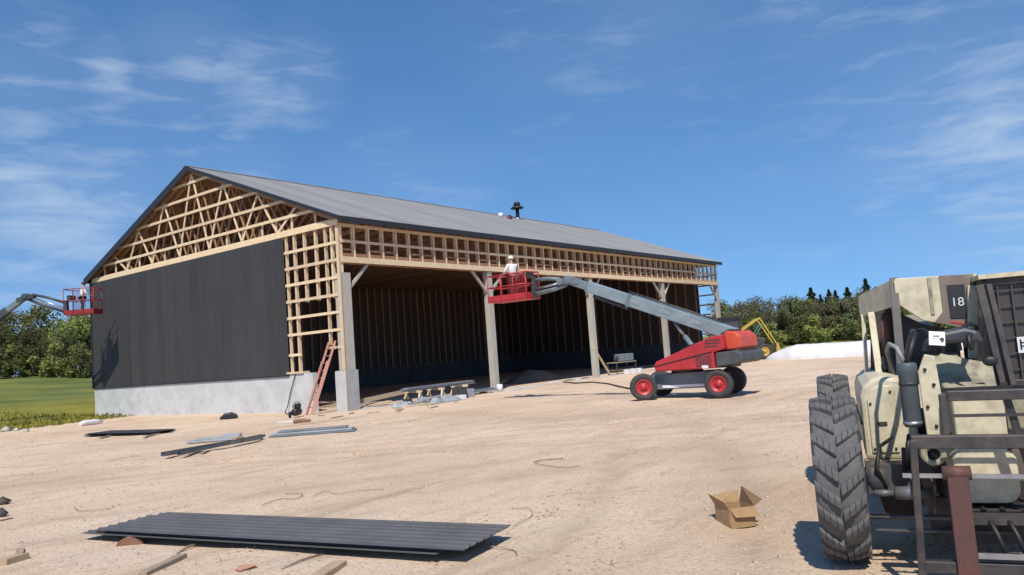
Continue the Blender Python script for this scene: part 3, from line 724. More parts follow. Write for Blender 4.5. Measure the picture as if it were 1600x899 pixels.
# ------------------------------------------------------------------ people
def skin_mesh(name, verts, edges, m, parent, sub=1, extra=None):
    me = bpy.data.meshes.new(name); me.from_pydata([q[0] for q in verts], edges, []); me.update()
    o = bpy.data.objects.new(name, me); COL.objects.link(o)
    md = o.modifiers.new('skin', 'SKIN'); md.use_smooth_shade = True
    for i, q in enumerate(verts):
        r = q[1]; r = r if isinstance(r, tuple) else (r, r)
        o.data.skin_vertices[0].data[i].radius = r
        o.data.skin_vertices[0].data[i].use_root = (i == 0)
    sb = o.modifiers.new('sub', 'SUBSURF'); sb.levels = sub; sb.render_levels = sub
    dg = bpy.context.evaluated_depsgraph_get(); dg.update()
    nm = bpy.data.meshes.new_from_object(o.evaluated_get(dg)); nm.name = name
    o.modifiers.clear(); old = o.data; o.data = nm; bpy.data.meshes.remove(old)
    if extra is not None:
        import bmesh
        bm_ = bmesh.new(); bm_.from_mesh(o.data)
        ex = extra.mesh('extra'); bm_.from_mesh(ex); bm_.to_mesh(o.data); bm_.free(); bpy.data.meshes.remove(ex)
    o.data.polygons.foreach_set('use_smooth', [True]*len(o.data.polygons)); o.data.materials.clear(); o.data.materials.append(m)
    o.parent = parent
    return o
def person(label, loc, rz, handL, handR, elbL, elbR, hatm, hat_cat='hard_hat', lean=.05):
    """faces +x; hands and elbows given in local metres"""
    t_ = thing('person', label, 'person', loc, rz)
    pel = V((0, 0, .96)); ch = V((lean, 0, 1.28)); nk = V((lean*1.3, 0, 1.48)); hd = V((lean*1.4+.015, 0, 1.63))
    vs = [(pel, (.15, .11)), (V((lean*.5, 0, 1.12)), (.125, .095)), (ch, (.165, .11)), (nk, .058), (hd-V((0, 0, .06)), (.072, .08)), (hd+V((0, 0, .05)), (.078, .092)), (hd+V((0, 0, .12)), (.05, .06))]
    es = [(0, 1), (1, 2), (2, 3), (3, 4), (4, 5), (5, 6)]
    arm = {}; leg = {}
    for s_, hp, ep in ((1, handL, elbL), (-1, handR, elbR)):
        sh = V((lean*1.1, s_*.19, 1.40)); ep = V(ep); hp = V(hp); i = len(vs)
        wr = ep.lerp(hp, .82)
        vs += [(sh, .062), (ep, .045), (wr, .030), (hp, (.024, .04))]
        es += [(2, i), (i, i+1), (i+1, i+2), (i+2, i+3)]
        arm[s_] = (sh, ep, wr, hp)
        d = (hp-wr).normalized(); sd = d.cross(V((0, 0, 1)));
        sd = sd.normalized() if sd.length > .1 else V((0, 1, 0))
        for k, lf in enumerate((.07, .085, .08, .062)):
            j = len(vs); off = sd*(k-1.5)*.021
            vs += [(hp+d*.035+off, .010), (hp+d*(.035+lf*.5)+off, .009), (hp+d*(.03+lf*.85)+off+V((0, 0, -.03)), .008)]
            es += [(i+3, j), (j, j+1), (j+1, j+2)]
        j = len(vs); vs += [(hp+sd*.045*s_+d*.01, .012), (hp+sd*.06*s_+d*.045, .010)]; es += [(i+3, j), (j, j+1)]
        hip = V((0, s_*.095, .90)); kn = V((.03, s_*.12, .50)); an = V((-.02, s_*.13, .10)); toe = V((.13, s_*.14, .05)); i = len(vs)
        vs += [(hip, .085), (kn, .058), (an, .042), (toe, (.04, .035))]; es += [(0, i), (i, i+1), (i+1, i+2), (i+2, i+3)]
        leg[s_] = (hip, kn, an, toe)
    ex = MB()
    ex.ell(hd+V((.092, 0, .02)), (.022, .013, .022), 8, 6); ex.ell(hd+V((.075, 0, -.045)), (.014, .025, .008), 8, 5)
    for s_ in (-1, 1):
        ex.ell(hd+V((.074, s_*.032, .045)), (.012, .014, .009), 8, 5); ex.ell(hd+V((0, s_*.082, .02)), (.02, .012, .03), 8, 5)
    skin_mesh('body', vs, es, SKIN, t_, 1, ex)
    g = 1.24
    sv = [(V((lean*.2, 0, .98)), (.165*g, .12*g)), (V((lean*.5, 0, 1.14)), (.14*g, .108*g)), (ch, (.19*g, .125*g)), (V((lean*1.25, 0, 1.45)), .085)]
    se = [(0, 1), (1, 2), (2, 3)]
    for s_ in (1, -1):
        sh, ep, wr, hp = arm[s_]; i = len(sv); sv += [(sh, .09), (sh.lerp(ep, .6), .076), (ep, .065), (ep.lerp(wr, .85), .052)]; se += [(2, i), (i, i+1), (i+1, i+2), (i+2, i+3)]
    skin_mesh('shirt', sv, se, SHIRT, t_)
    sv = [(V((0, 0, .99)), (.155*g, .115*g))]; se = []
    for s_ in (1, -1):
        hip, kn, an, toe = leg[s_]; i = len(sv); sv += [(hip, .10), (kn, .074), (an+V((0, 0, .04)), .064)]; se += [(0, i), (i, i+1), (i+1, i+2)]
    skin_mesh('trousers', sv, se, JEANS, t_)
    for s_ in (1, -1):
        hip, kn, an, toe = leg[s_]
        skin_mesh('boot', [(an+V((0, 0, .03)), .055), (an+V((0, 0, -.045)), .052), (toe+V((0, 0, 0)), (.05, .045)), (an+V((-.05, 0, -.05)), .045)], [(0, 1), (1, 2), (1, 3)], BOOT, t_)
    e = MB(); h0 = hd+V((0, 0, .075))
    e.lathe([(.112, -.015), (.115, .0), (.108, .045), (.085, .085), (.045, .107), (.008, .112)], h0, (0, 0, 1), 20)
    if hat_cat == 'hard_hat': e.lathe([(.135, -.018), (.138, -.006), (.112, .0)], h0+V((.012, 0, 0)), (0, 0, 1), 20)
    else: e.prism([(.06, -.085), (.17, -.06), (.20, 0), (.17, .06), (.06, .085)], h0+V((0, 0, -.006)), (1, 0, 0), (0, 1, 0), .014)
    e.build(hat_cat, hatm, t_)
    return t_
# worker in the yard lift's basket: stands on its floor, one hand on the rail, facing the header
zf1 = L1.z+4.05+.09
person('worker in white shirt and white hard hat in the basket before the open bays', (2.92, -14.42+7.22, zf1), math.radians(70),
       (.33, .25, 1.02), (.36, -.24, 1.04), (.10, .31, 1.16), (.12, -.30, 1.17), HAT)
d2 = V((.6, -.8, 0)); l2 = V((l2x, l2y, 0))+d2*8.75
person('worker in pale shirt and dark cap in the basket at the left gable corner', (l2.x, l2.y, gh(l2x, l2y)+.06+5.75+.09), math.radians(-10),
       (.40, .22, 1.25), (.36, -.20, 1.05), (.18, .30, 1.22), (.12, -.29, 1.15), CAP, 'cap')

# ------------------------------------------------------------------ telehandler (local x = forwards, y = its left, z = up)
TR = V((-14.886, -25.128, 0)); TANG = math.radians(195)
te = thing('telehandler', 'old cream telehandler with black fork carriage, seen head-on at the right edge', 'telehandler', (TR.x, TR.y, -.01), TANG)
WR = .708
for x, st_ in ((0, 0), (-3.5, 0)):
    for s_ in (-1, 1): wheel(te, (x, s_*.955, WR), WR, .385, (0, s_, 0), CREAMD, RUBBER, lugs=21)
e = MB(); e.beam((0, -.74, .70), (0, .74, .70), .22, .24); e.ell((.02, -.02, .68), (.26, .22, .24), 16, 10)
for s_ in (-1, 1): e.lathe([(.13, -.12), (.15, .0), (.12, .04)], (0, s_*.70, .70), (0, s_, 0), 18)
e.build('front_axle', mat('blue_grime_metal', (.055, .062, .08), .5, col2=(.11, .09, .07), vscale=5), te)
e = MB(); e.beam((-3.5, -.74, .70), (-3.5, .74, .70), .24, .26); e.ell((-3.5, 0, .68), (.26, .24, .26), 16, 10); e.build('rear_axle', BROWNM, te)
e = MB(); e.tube([(.16, -.80, .40), (.16, .30, .385)], .022, n=8); e.build('tie_rod', MIDM, te); e = MB(); e.tube([(.22, -.72, .30), (.22, .30, .30)], .015, n=8); e.build('tie_rod', MIDM, te)
e = MB(); e.prism([(-4.3, .55), (.28, .50), (.34, .72), (.25, .98), (-4.3, 1.02)], (0, -.30, 0), (1, 0, 0), (0, 0, 1), .10)
e.prism([(-4.3, .55), (.28, .50), (.34, .72), (.25, .98), (-4.3, 1.02)], (0, .36, 0), (1, 0, 0), (0, 0, 1), .10); e.span(-4.3, -.2, -.3, .36, .56, .62); e.build('chassis', BROWNM, te, bevel=.01)
# belly box below the engine side
e = MB(); e.prism([(-.70, .78), (-.62, .36), (-.40, .30), (-.34, .30), (-.30, .78)], (-.34, 0, 0), (0, 1, 0), (0, 0, 1), .35); e.build('belly_box', BROWNM, te, bevel=.015)
# engine cowl: rounded front, set at the image left
prof = [(-.72, .80), (-.72, 1.36), (-.69, 1.45), (-.62, 1.51), (-.54, 1.535), (-.29, 1.50), (-.27, .80)]
e = MB(); e.prism(prof, (-1.30, 0, 0), (0, 1, 0), (0, 0, 1), 2.0); cwl = e.build('engine_cowl', CREAM, te, bevel=.035)
e = MB(); e.prism([(-.665, .86), (-.665, 1.33), (-.63, 1.42), (-.56, 1.455), (-.44, 1.45), (-.44, .86)], (-.292, 0, 0), (0, 1, 0), (0, 0, 1), .022); e.build('front_panel', CREAM, cwl, bevel=.01)
for yy, zz_ in ((-.64, .90), (-.64, 1.30), (-.47, .90), (-.47, 1.40)): MB().lathe([(.011, 0), (.011, .014)], (-.282, yy, zz_), (1, 0, 0), 8).build('bolt', DARKM, cwl)
MB().beam((-.285, -.60, 1.12), (-.285, -.52, 1.12), .03, .03).build('latch', DARKM, cwl)
MB().prism([(-.735, 1.10), (-.735, 1.13), (-.715, 1.13), (-.715, 1.10)], (-1.3, 0, 0), (0, 1, 0), (0, 0, 1), 1.8).build('seam', DARKM, cwl)
e = MB(); e.tube([(.10, -.60, .62), (.18, -.66, .80), (.05, -.62, .96), (-.2, -.5, 1.0)], .016, n=8); e.build('hydraulic_hose', BLACKM, te)
e = MB(); e.tube([(.20, -.30, .72), (.34, -.36, .66), (.30, -.46, .78), (.1, -.44, .95)], .016, n=8); e.build('hydraulic_hose', BLACKM, te)
e = MB(); e.tube([(.30, -.55, .62), (.30, -.30, .62)], .055, n=12); e.tube([(.30, -.70, .62), (.30, -.55, .62)], .028, n=10); e.build('steering_cylinder', MIDM, te)
e = MB(); e.prism([(-.74, .70), (-.74, .80), (-.26, .80), (-.26, .70)], (-.33, 0, 0), (0, 1, 0), (0, 0, 1), .14); e.build('bumper_bar', CREAMD, te, bevel=.015)
# grey canister
e = MB(); e.lathe([(.060, 1.17), (.068, 1.20), (.068, 1.58), (.076, 1.60), (.076, 1.66), (.068, 1.675), (.03, 1.68)], (.46, -.37, 0), (0, 0, 1), 22); cn = e.build('grey_canister', mat('slate_paint', (.095, .12, .13), .45, col2=(.06, .075, .08)), te)
MB().lathe([(.073, 1.19), (.073, 1.215)], (.46, -.37, 0), (0, 0, 1), 22).build('clamp', SILVER, cn)
MB().lathe([(.073, 1.50), (.073, 1.525)], (.46, -.37, 0), (0, 0, 1), 22).build('clamp', DARKM, cn)
e = MB(); e.tube([(.40, -.37, 1.66), (.36, -.42, 1.80), (.18, -.46, 1.83), (-.1, -.47, 1.76), (-.35, -.42, 1.56)], .017, n=12); e.build('intake_hose', mat('pale_hose', (.30, .30, .29), .5), te)
e = MB(); e.tube([(.43, -.36, 1.68), (.30, -.27, 1.90), (-.1, -.25, 1.92), (-.4, -.30, 1.70)], .024, n=10); e.build('hose', BLACKM, te)
e = MB(); e.tube([(.40, -.40, 1.1), (.46, -.44, .95), (.2, -.42, .8)], .02, n=8); e.build('hose', BLACKM, te)
# cream bracket plates between canister and boom, bolt holes
e = MB(); e.prism([(-.285, 1.06), (-.30, 1.60), (-.24, 1.74), (-.17, 1.72), (-.155, 1.42), (-.19, 1.05)], (.52, 0, 0), (0, 1, 0), (0, 0, 1), .04); bk = e.build('bracket_plate', CREAM, te, bevel=.008)
for yy, zz_ in ((-.25, 1.62), (-.20, 1.50), (-.215, 1.18), (-.26, 1.33)): MB().lathe([(.013, 0), (.013, .03)], (.525, yy, zz_), (1, 0, 0), 10).build('bolt', BLACKM, bk)
e = MB(); e.prism([(-.19, 1.05), (-.17, 1.38), (-.145, 1.38), (-.135, 1.05)], (.585, 0, 0), (0, 1, 0), (0, 0, 1), .03); e.build('bracket_plate', CREAM, te)
# pivot ring
e = MB(); n_ = 24
vs = []; 
for k in range(n_):
    q = 2*math.pi*k/n_
    for r_, x_ in ((.045, .70), (.085, .70), (.092, .58), (.045, .58)): vs.append((x_, -.27+r_*math.cos(q), .985+r_*math.sin(q)))
fs = []
for k in range(n_):
    for j in range(4): fs.append((k*4+j, k*4+(j+1) % 4, ((k+1) % n_)*4+(j+1) % 4, ((k+1) % n_)*4+j))
e.add(vs, fs, True); e.build('pivot_ring', CREAMD, te)
MB().lathe([(.045, .5), (.045, .68)], (0, -.27, .985), (1, 0, 0), 16).build('pivot_pin', BLACKM, te)
# boom nose: three cream drums one over another, the way the boom head reads from the front
def rbox(y0, y1, z0, z1, r, n=5):
    pts = []
    for cy_, cz_, a0 in ((y1-r, z0+r, -90), (y1-r, z1-r, 0), (y0+r, z1-r, 90), (y0+r, z0+r, 180)):
        for k in range(n+1):
            q = math.radians(a0+90*k/n); pts.append((cy_+r*math.cos(q), cz_+r*math.sin(q)))
    return pts
e = MB(); e.prism(rbox(-.15, .27, .62, 1.02, .10), (.45, 0, 0), (0, 1, 0), (0, 0, 1), .50); bo = e.build('boom_head', CREAM, te, bevel=.02)
e = MB(); e.prism(rbox(-.10, .24, 1.07, 1.42, .05), (.20, 0, 0), (0, 1, 0), (0, 0, 1), .90); e.build('boom', CREAM, te, bevel=.015)
e = MB(); e.prism([(.4, 1.06), (.4, 1.40), (-3.9, 2.1), (-4.2, 2.05), (-4.2, 1.6), (-3.6, 1.5)], (0, .07, 0), (1, 0, 0), (0, 0, 1), .32); e.build('boom_tube', CREAMD, te, bevel=.02)
# boom shoulder: sloping cream plate, its shade painted into a darker colour, with an oval hole, dark hood of hoses and a white label
e = MB(); e.prism([(-.18, 1.44), (.36, 1.44), (.36, 1.74), (.22, 1.78), (-.02, 1.86), (-.16, 1.72)], (.30, 0, 0), (0, 1, 0), V((-.45, 0, 1)), .05); sh = e.build('shoulder_plate', CREAMD, te, bevel=.01)
e = MB(); e.ell((.19, .255, 1.64), (.02, .055, .04), 16, 8); e.build('oval_hole', BLACKM, sh)
e = MB(); e.span(.30, .36, -.17, .36, 1.425, 1.452); e.build('lower_edge', BLACKM, sh)
HOOD = mat('blue_black_cover', (.030, .037, .050), .45, col2=(.06, .06, .06), vscale=6)
e = MB(); e.prism([(-.20, 1.74), (-.17, 1.83), (-.05, 1.90), (.10, 1.925), (.20, 1.89), (.23, 1.79), (.1, 1.80), (-.05, 1.80)], (.02, 0, 0), (0, 1, 0), (0, 0, 1), .42); e.build('hose_cover', HOOD, te, bevel=.03)
for k, (y0, y1, zt_, x0) in enumerate(((-.15, -.24, 1.93, .30), (-.09, -.05, 1.90, .32), (.12, .20, 1.90, .31), (.05, .26, 1.95, .20))):
    e = MB(); e.tube([(x0, y0, 1.74), (x0-.02, y0*.9, zt_-.06), (x0-.16, (y0+y1)/2, zt_), (x0-.45, y1, zt_-.02), (x0-.9, y1, 1.75)], .019, n=8); e.build('hydraulic_hose', BLACKM, te)
lb = MB(); Rl = Matrix.Rotation(math.radians(-8), 3, 'X') @ Matrix.Rotation(math.radians(-25), 3, 'Y'); lb.box((.30, -.115, 1.85), (.012, .115, .12), Rl); lb = lb.build('white_label', WHITE, te)
e = MB()
for k in range(3): e.box(V((.308, -.115, 1.823+k*.028)), (.004, .07-.012*k, .009), Rl)
e.build('label_print', MIDM, lb)
# overhead guard: cream visor with sloping lower edge, side wing, struts
vis = [(-.285, 2.19), (-.29, 2.405), (-.27, 2.435), (.39, 2.41), (.39, 1.96), (.26, 1.905), (-.08, 2.01)]
e = MB(); e.prism(vis, (-1.0, 0, 0), (0, 1, 0), (0, 0, 1), .05); og = e.build('overhead_guard', CREAM, te, bevel=.008)
e = MB(); e.prism([(-1.0, 2.19), (-1.0, 2.43), (-1.6, 2.36), (-1.6, 2.02)], (0, -.40, 0), V((1, .30, 0)), (0, 0, 1), .04); 
e2 = MB(); e2.add([(-1.0, -.30, 2.43), (-1.0, -.30, 2.17), (-1.7, -.60, 2.10), (-1.7, -.60, 2.32), (-1.03, -.29, 2.43), (-1.03, -.29, 2.17), (-1.73, -.58, 2.10), (-1.73, -.58, 2.32)], [(0, 1, 2, 3), (7, 6, 5, 4), (0, 3, 7, 4), (1, 5, 6, 2), (0, 4, 5, 1), (3, 2, 6, 7)]); e2.build('side_wing', CREAM, og)
e = MB(); e.span(-3.0, -1.03, -.30, .42, 2.385, 2.415); e.build('roof_plate', CREAM, og)
e = MB(); e.span(-.972, -.962, .0, .03, 2.06, 2.41); e.build('seam', CREAMD, og)
e = MB(); e.prism([(.10, 2.42), (.385, 2.408), (.385, 1.965), (.26, 1.91), (.02, 1.985), (.10, 2.08)], (-.970, 0, 0), (0, 1, 0), (0, 0, 1), .012); e.build('dark_patch', mat('dark_brown_paint', (.26, .20, .16), .65, col2=(.15, .115, .10), vscale=5), og)  # darker brown area with a slanting edge on the right of the visor
sg = MB(); sg.prism([(.155, 2.01), (.155, 2.325), (.30, 2.32), (.30, 2.0)], (-.962, 0, 0), (0, 1, 0), (0, 0, 1), .014); sg = sg.build('number_plate', mat('dark_decal', (.035, .035, .045), .5), og)
tc_ = bpy.data.curves.new('digits', 'FONT'); tc_.body = '18'; tc_.size = .115; tc_.extrude = .003; tc_.align_x = 'CENTER'
to = bpy.data.objects.new('digits', tc_); COL.objects.link(to)
dg = bpy.context.evaluated_depsgraph_get(); dm = bpy.data.meshes.new_from_object(to.evaluated_get(dg)); bpy.data.objects.remove(to)
do = bpy.data.objects.new('digits', dm); COL.objects.link(do); do.data.materials.clear(); do.data.materials.append(WHITE); do.parent = sg
do.matrix_local = Matrix(((0, 0, 1, -.952), (1, 0, 0, .228), (0, 1, 0, 2.12), (0, 0, 0, 1)))
e = MB(); e.prism([(.155, 1.99), (.30, 1.95), (.30, 1.93), (.155, 1.97)], (-.962, 0, 0), (0, 1, 0), (0, 0, 1), .008); e.build('orange_strip', ORANGE, og)
# struts on the left of the guard
e = MB(); e.beam((-1.05, -.285, 2.44), (-.75, -.33, 1.50), .07, .055, (1, 0, 0)); e.build('dark_strut', DARKM, te)
e = MB(); e.beam((-1.45, -.50, 2.12), (-1.2, -.50, 1.50), .06, .085, (1, 0, 0)); e.build('guard_strut', CREAM, te); e = MB(); e.beam((-1.66, -.57, 2.12), (-1.60, -.60, 1.50), .04, .03, (1, 0, 0)); e.build('guard_strut', CREAM, te)
e = MB(); e.prism([(-.56, 1.5), (-.50, 2.14), (-.30, 2.18), (-.28, 1.5)], (-1.62, 0, 0), (0, 1, 0), (0, 0, 1), .04); e.build('engine_screen', DARKM, te)
e = MB(); e.tube([(-1.3, -.38, 1.52), (-1.3, -.40, 1.95), (-1.34, -.36, 2.1)], .05, n=12); e.build('exhaust_pipe', RUST, te)
e = MB(); e.span(-1.5, -1.0, -.42, -.30, 1.52, 1.80); e.span(-1.45, -1.1, -.46, -.36, 1.55, 1.68); e.build('filter_housing', BLACKM, te, bevel=.02)
e = MB(); e.beam((-.94, .30, 1.62), (-.94, .365, 2.30), .03, .085, (0, 1, 0)); e.build('guard_strut', CREAM, te, bevel=.005)
e = MB(); e.prism([(-.30, 1.5), (-.30, 2.14), (-.06, 1.98), (.25, 1.88), (.25, 1.5)], (-1.35, 0, 0), (0, 1, 0), (0, 0, 1), .04); e.build('firewall', DARKM, te)
# cab on its left side (image right): posts, dark guard glass, roof
cabf = MB()
for (x_, y_) in ((-.62, .42), (-.62, 1.02), (-2.1, .42), (-2.1, 1.02)):
    cabf.beam((x_, y_, .95), (x_-.03*0, y_, 2.31), .07, .07)
for (y_, z_) in ((.42, 2.30), (.42, 1.36), (1.02, 2.30), (1.02, .98)): cabf.beam((-.62, y_, z_), (-2.1, y_, z_), .06, .06)
for z_ in (2.30, 1.40, .98): cabf.beam((-.62, .42, z_), (-.62, 1.02, z_), .06, .06)
cab = cabf.build('cab', DARKM, te, bevel=.008)
MB().span(-.66, -.635, .48, .98, 1.42, 2.27).build('windscreen', GLASS, cab)
MB().span(-2.05, -.66, .43, .45, 1.40, 2.27).build('side_window', GLASS, cab)
MB().span(-2.08, -.64, .46, .99, .99, 1.36).build('cab_body', CREAMD, cab)
MB().span(-2.2, -.55, .36, 1.08, 2.335, 2.375).build('roof', CREAM, cab)
e = MB()
for k in range(5): e.beam((-.60, .50+k*.11, 1.44), (-.60, .50+k*.11, 2.26), .012, .012)
for k in range(6): e.beam((-.612, .46, 1.52+k*.14), (-.612, 1.0, 1.52+k*.14), .012, .012)
e.build('guard_mesh', BROWNM, cab)
pn = MB().span(-.598, -.590, .60, .76, 1.66, 1.80).build('white_plate', WHITE, cab)
e = MB(); e.span(-.589, -.586, .62, .70, 1.745, 1.755); e.span(-.589, -.586, .62, .632, 1.69, 1.78); e.span(-.589, -.586, .62, .68, 1.715, 1.724); e.build('plate_mark', BLACKM, pn)
e = MB(); e.beam((-.55, .36, 2.28), (-.42, .43, 1.42), .06, .06); e.build('cab_strut', DARKM, te); e = MB(); e.beam((-.52, .42, 2.28), (-.35, .48, 1.40), .045, .045); e.build('cab_strut', DARKM, te)
# fork carriage
fr = MB()
fr.beam((1.0, -.44, 1.125), (1.0, .62, 1.105), .085, .095)
fr.beam((.98, -.17, 1.445), (.98, .50, 1.435), .06, .075)
fr.beam((1.02, -.425, 1.14), (1.02, -.465, .12), .05, .05, (0, 1, 0)); fr.beam((1.02, .62, 1.12), (1.02, .62, .12), .05, .05, (0, 1, 0))
fr.beam((.98, -.20, 1.46), (.98, -.20, 1.10), .05, .045, (0, 1, 0)); fr.beam((.98, .50, 1.46), (.98, .50, 1.10), .05, .045, (0, 1, 0))
fr.beam((.93, .20, 1.46), (.93, .30, .9), .055, .05, (0, 1, 0))
fr.beam((1.0, -.45, .235), (1.0, .62, .225), .07, .085)
car = fr.build('fork_carriage', DARKM, te, bevel=.008)
MB().beam((1.02, -.52, .885), (1.02, .62, .865), .022, .030).build('cross_bar', SILVER, car)
MB().beam((.97, -.15, 1.30), (.97, .48, 1.29), .018, .022).build('cross_bar', DARKM, car)
MB().beam((1.05, -.10, .33), (1.05, .56, .325), .018, .04).build('cross_bar', SILVER, car)
for y_ in (-.17, .42):
    f_ = MB(); f_.beam((1.04, y_, .915), (1.04, y_, .09), .135, .05, (1, 0, 0)); f_.prism([(1.015, .06), (2.15, .06), (2.15, .075), (1.6, .12), (1.015, .125)], (0, y_, 0), (1, 0, 0), (0, 0, 1), .135)
    fk = f_.build('fork', RUST, te, bevel=.008)
    MB().lathe([(.05, -.09), (.05, .09)], (1.02, y_, .90), (0, 1, 0), 14).build('fork_eye', RUST, fk)
e = MB(); e.span(.30, .86, -.16, .50, .50, .58); e.span(.1, .16, -.3, .5, .2, .56); e.build('lower_guard', DARKM, te)
for y_ in (.0, .12): MB().tube([(.75, y_, .60), (.95, y_+.05, .45), (.95, y_+.1, .28)], .018, n=8).build('hose', BLACKM, te)

# ------------------------------------------------------------------ things on the ground
def on(x, y, dz=0): return V((x, y, gh(x, y)+dz))
# foreground stack of roof sheets
def metal_sheet(label, loc, rz, length, width, m=STEEL, group=None, tilt=0):
    vs, fs = corrug((0, 0, 0), (1, 0, 0), (0, 1, 0), (0, 0, 1), length, width, pitch=.15, rib=.016)
    n0 = len(vs); b_ = MB(); nr = V((0, 0, 1))
    b_.add(vs+[v-nr*.0025 for v in vs], fs+[tuple(i+n0 for i in reversed(f)) for f in fs])
    for i in range(len(vs)//2-1): b_.f += [(2*i+2, n0+2*i+2, n0+2*i, 2*i), (2*i+1, n0+2*i+1, n0+2*i+3, 2*i+3)]; b_.sm += [False]*2
    k_ = len(vs)//2; b_.f += [(0, n0, n0+1, 1), (2*k_-1, n0+2*k_-1, n0+2*k_-2, 2*k_-2)]; b_.sm += [False]*2
    o = b_.build('steel_sheet', m, None, loc=loc, rot=(0, tilt, rz))
    return tag(o, label, 'metal sheet', group)
SHEETM = mat('slate_steel_sheet', (.130, .126, .129), .55, spec=.3, bump=.3, bscale=1.3, var=.12, vscale=1.6, col2=(.085, .082, .084))
def at_z(px, py, z):
    d = FW+RT*((px-800)/FPX)-UP*((py-449.5)/FPX); return CAM+d*((z-CAM.z)/d.z)
zs = .145
pN = at_z(730, 860, zs); pR = at_z(806, 822, zs); pL = at_z(150, 828, zs)
dl = (pN-pL); ang = math.atan2(dl.y, dl.x); Lg = dl.length
wv = V((-math.sin(ang), math.cos(ang), 0)); wid = (pR-pN).dot(wv)
tl = 0
for k, (nm, sh_, sw_) in enumerate((('bottom slate-grey steel sheet of the foreground pile, ends sticking out at the left', -.28, -.02), ('middle slate-grey steel sheet of the foreground pile', -.10, .05), ('topmost slate-grey ribbed steel sheet of the foreground pile', .10, 0))):
    o_ = pL+dl.normalized()*sh_+wv*sw_; o_.z = zs-.05+k*.024
    metal_sheet(nm, o_, ang, Lg-.12-sh_*.2, abs(wid), SHEETM, 'steel sheets piled in the foreground')
# blocks under the pile
def block(name, label, cat, loc, rz, d, m, bevel=.006, tilt=0):
    o = MB().box((0, 0, d[2]/2), d).build(name, m, None, loc=loc, rot=(tilt, 0, rz), bevel=bevel); return tag(o, label, cat)
def pcat(px, py, z=0):
    p = at_z(px, py, z); return V((p.x, p.y, gh(p.x, p.y)))
p = pcat(205, 850); e = MB(); e.prism([(-.17, -.01), (.17, -.01), (.12, .06), (-.02, .105), (-.14, .05)], (0, 0, 0), (1, 0, 0), (0, 0, 1), .11)
tag(e.build('wood_block', BRICKM, None, loc=p, rot=(0, 0, math.radians(-40)), bevel=.008), 'reddish-brown split wood block propping the left end of the sheet pile', 'wood block')
e = MB(); pebble(e, 0, 0, .06, .12, random.Random(3)); p = pcat(372, 848)
tag(e.build('rock', STONE, None, loc=p), 'pale rock wedged under the near edge of the sheet pile', 'rock')
for px, py in ((520, 836), (700, 838)):
    p = pcat(px, py); 
    block('timber_bearer', 'timber bearer under the foreground sheet pile', 'timber', p+V((0, 0, -.01)), ang, (.3, .09, .105), SCRAPW)['group'] = 'bearers under the sheet pile'
a_, b_ = pcat(222, 905), pcat(286, 874); dd = b_-a_
block('board', 'short grey-brown board lying in the bottom left foreground', 'board', (a_+b_)/2, math.atan2(dd.y, dd.x), (dd.length, .10, .045), SCRAPW)
a_, b_ = pcat(276, 868), pcat(318, 850); dd = b_-a_
e = MB(); e.tube([(-dd.length/2, 0, .015), (-.05, .02, .03), (dd.length/2, 0, .015)], [.012, .015, .008], n=7); tag(e.build('stick', SCRAPW, None, loc=(a_+b_)/2, rot=(0, 0, math.atan2(dd.y, dd.x))), 'thin dark stick beyond the end of the grey-brown board', 'stick')
a_, b_ = pcat(495, 908), pcat(532, 884); dd = b_-a_
block('board', 'tan board end cut by the bottom edge of the photo', 'board', (a_+b_)/2, math.atan2(dd.y, dd.x), (dd.length, .14, .05), STRAWW)
a_, b_ = pcat(440, 893), pcat(505, 868); dd = b_-a_
e = MB(); e.tube([(-dd.length/2, 0, .01), (0, .03, .02), (dd.length/2, 0, .01)], .008, n=6); tag(e.build('twig', SCRAPW, None, loc=(a_+b_)/2, rot=(0, 0, math.atan2(dd.y, dd.x))), 'thin reddish twig left of the tan board end', 'twig')
p = pcat(385, 893); e = MB(); e.add([(-.10, -.04, .005), (.09, -.06, .02), (.11, .05, .008), (-.02, .08, .035), (-.1, .05, .012)], [(0, 1, 2, 3, 4)]); e.add([(-.10, -.04, .0), (.09, -.06, .0), (.11, .05, .0), (-.02, .08, .0), (-.1, .05, .0)], [(4, 3, 2, 1, 0)]); tag(e.build('chip', mat('faded_orange_plastic', (.52, .27, .17), .7, col2=(.4, .2, .12)), None, loc=p+V((0, 0, .006))), 'orange scrap of plastic on the gravel at the bottom edge', 'scrap')
p = pcat(22, 880); block('wood_offcut', 'reddish wood offcut lying in the bottom left corner', 'offcut', p, .4, (.30, .12, .07), STRAWW)
p = pcat(32, 876); e = MB(); e.prism([(-.07, 0), (.07, 0), (.05, .10), (.0, .13), (-.06, .07)], (0, 0, 0), (1, 0, 0), (0, 0, 1), .08); tag(e.build('wood_chunk', SCRAPW, None, loc=p, rot=(0, 0, 1)), 'dark splintered wood chunk beside the reddish offcut', 'wood chunk')
for (px, py, s_, lab) in ((4, 788, .16, 'upper dark clod at the left edge'), (3, 808, .15, 'lower dark clod at the left edge')):
    e = MB(); pebble(e, 0, 0, s_*.3, s_, random.Random(px+py)); tag(e.build('clod', BROWNM, None, loc=pcat(px, py)), lab, 'clod')
p = pcat(10, 814); block('wood_sliver', 'thin dark wood sliver by the clods at the left edge', 'wood sliver', p, .2, (.18, .05, .02), BRICKM)
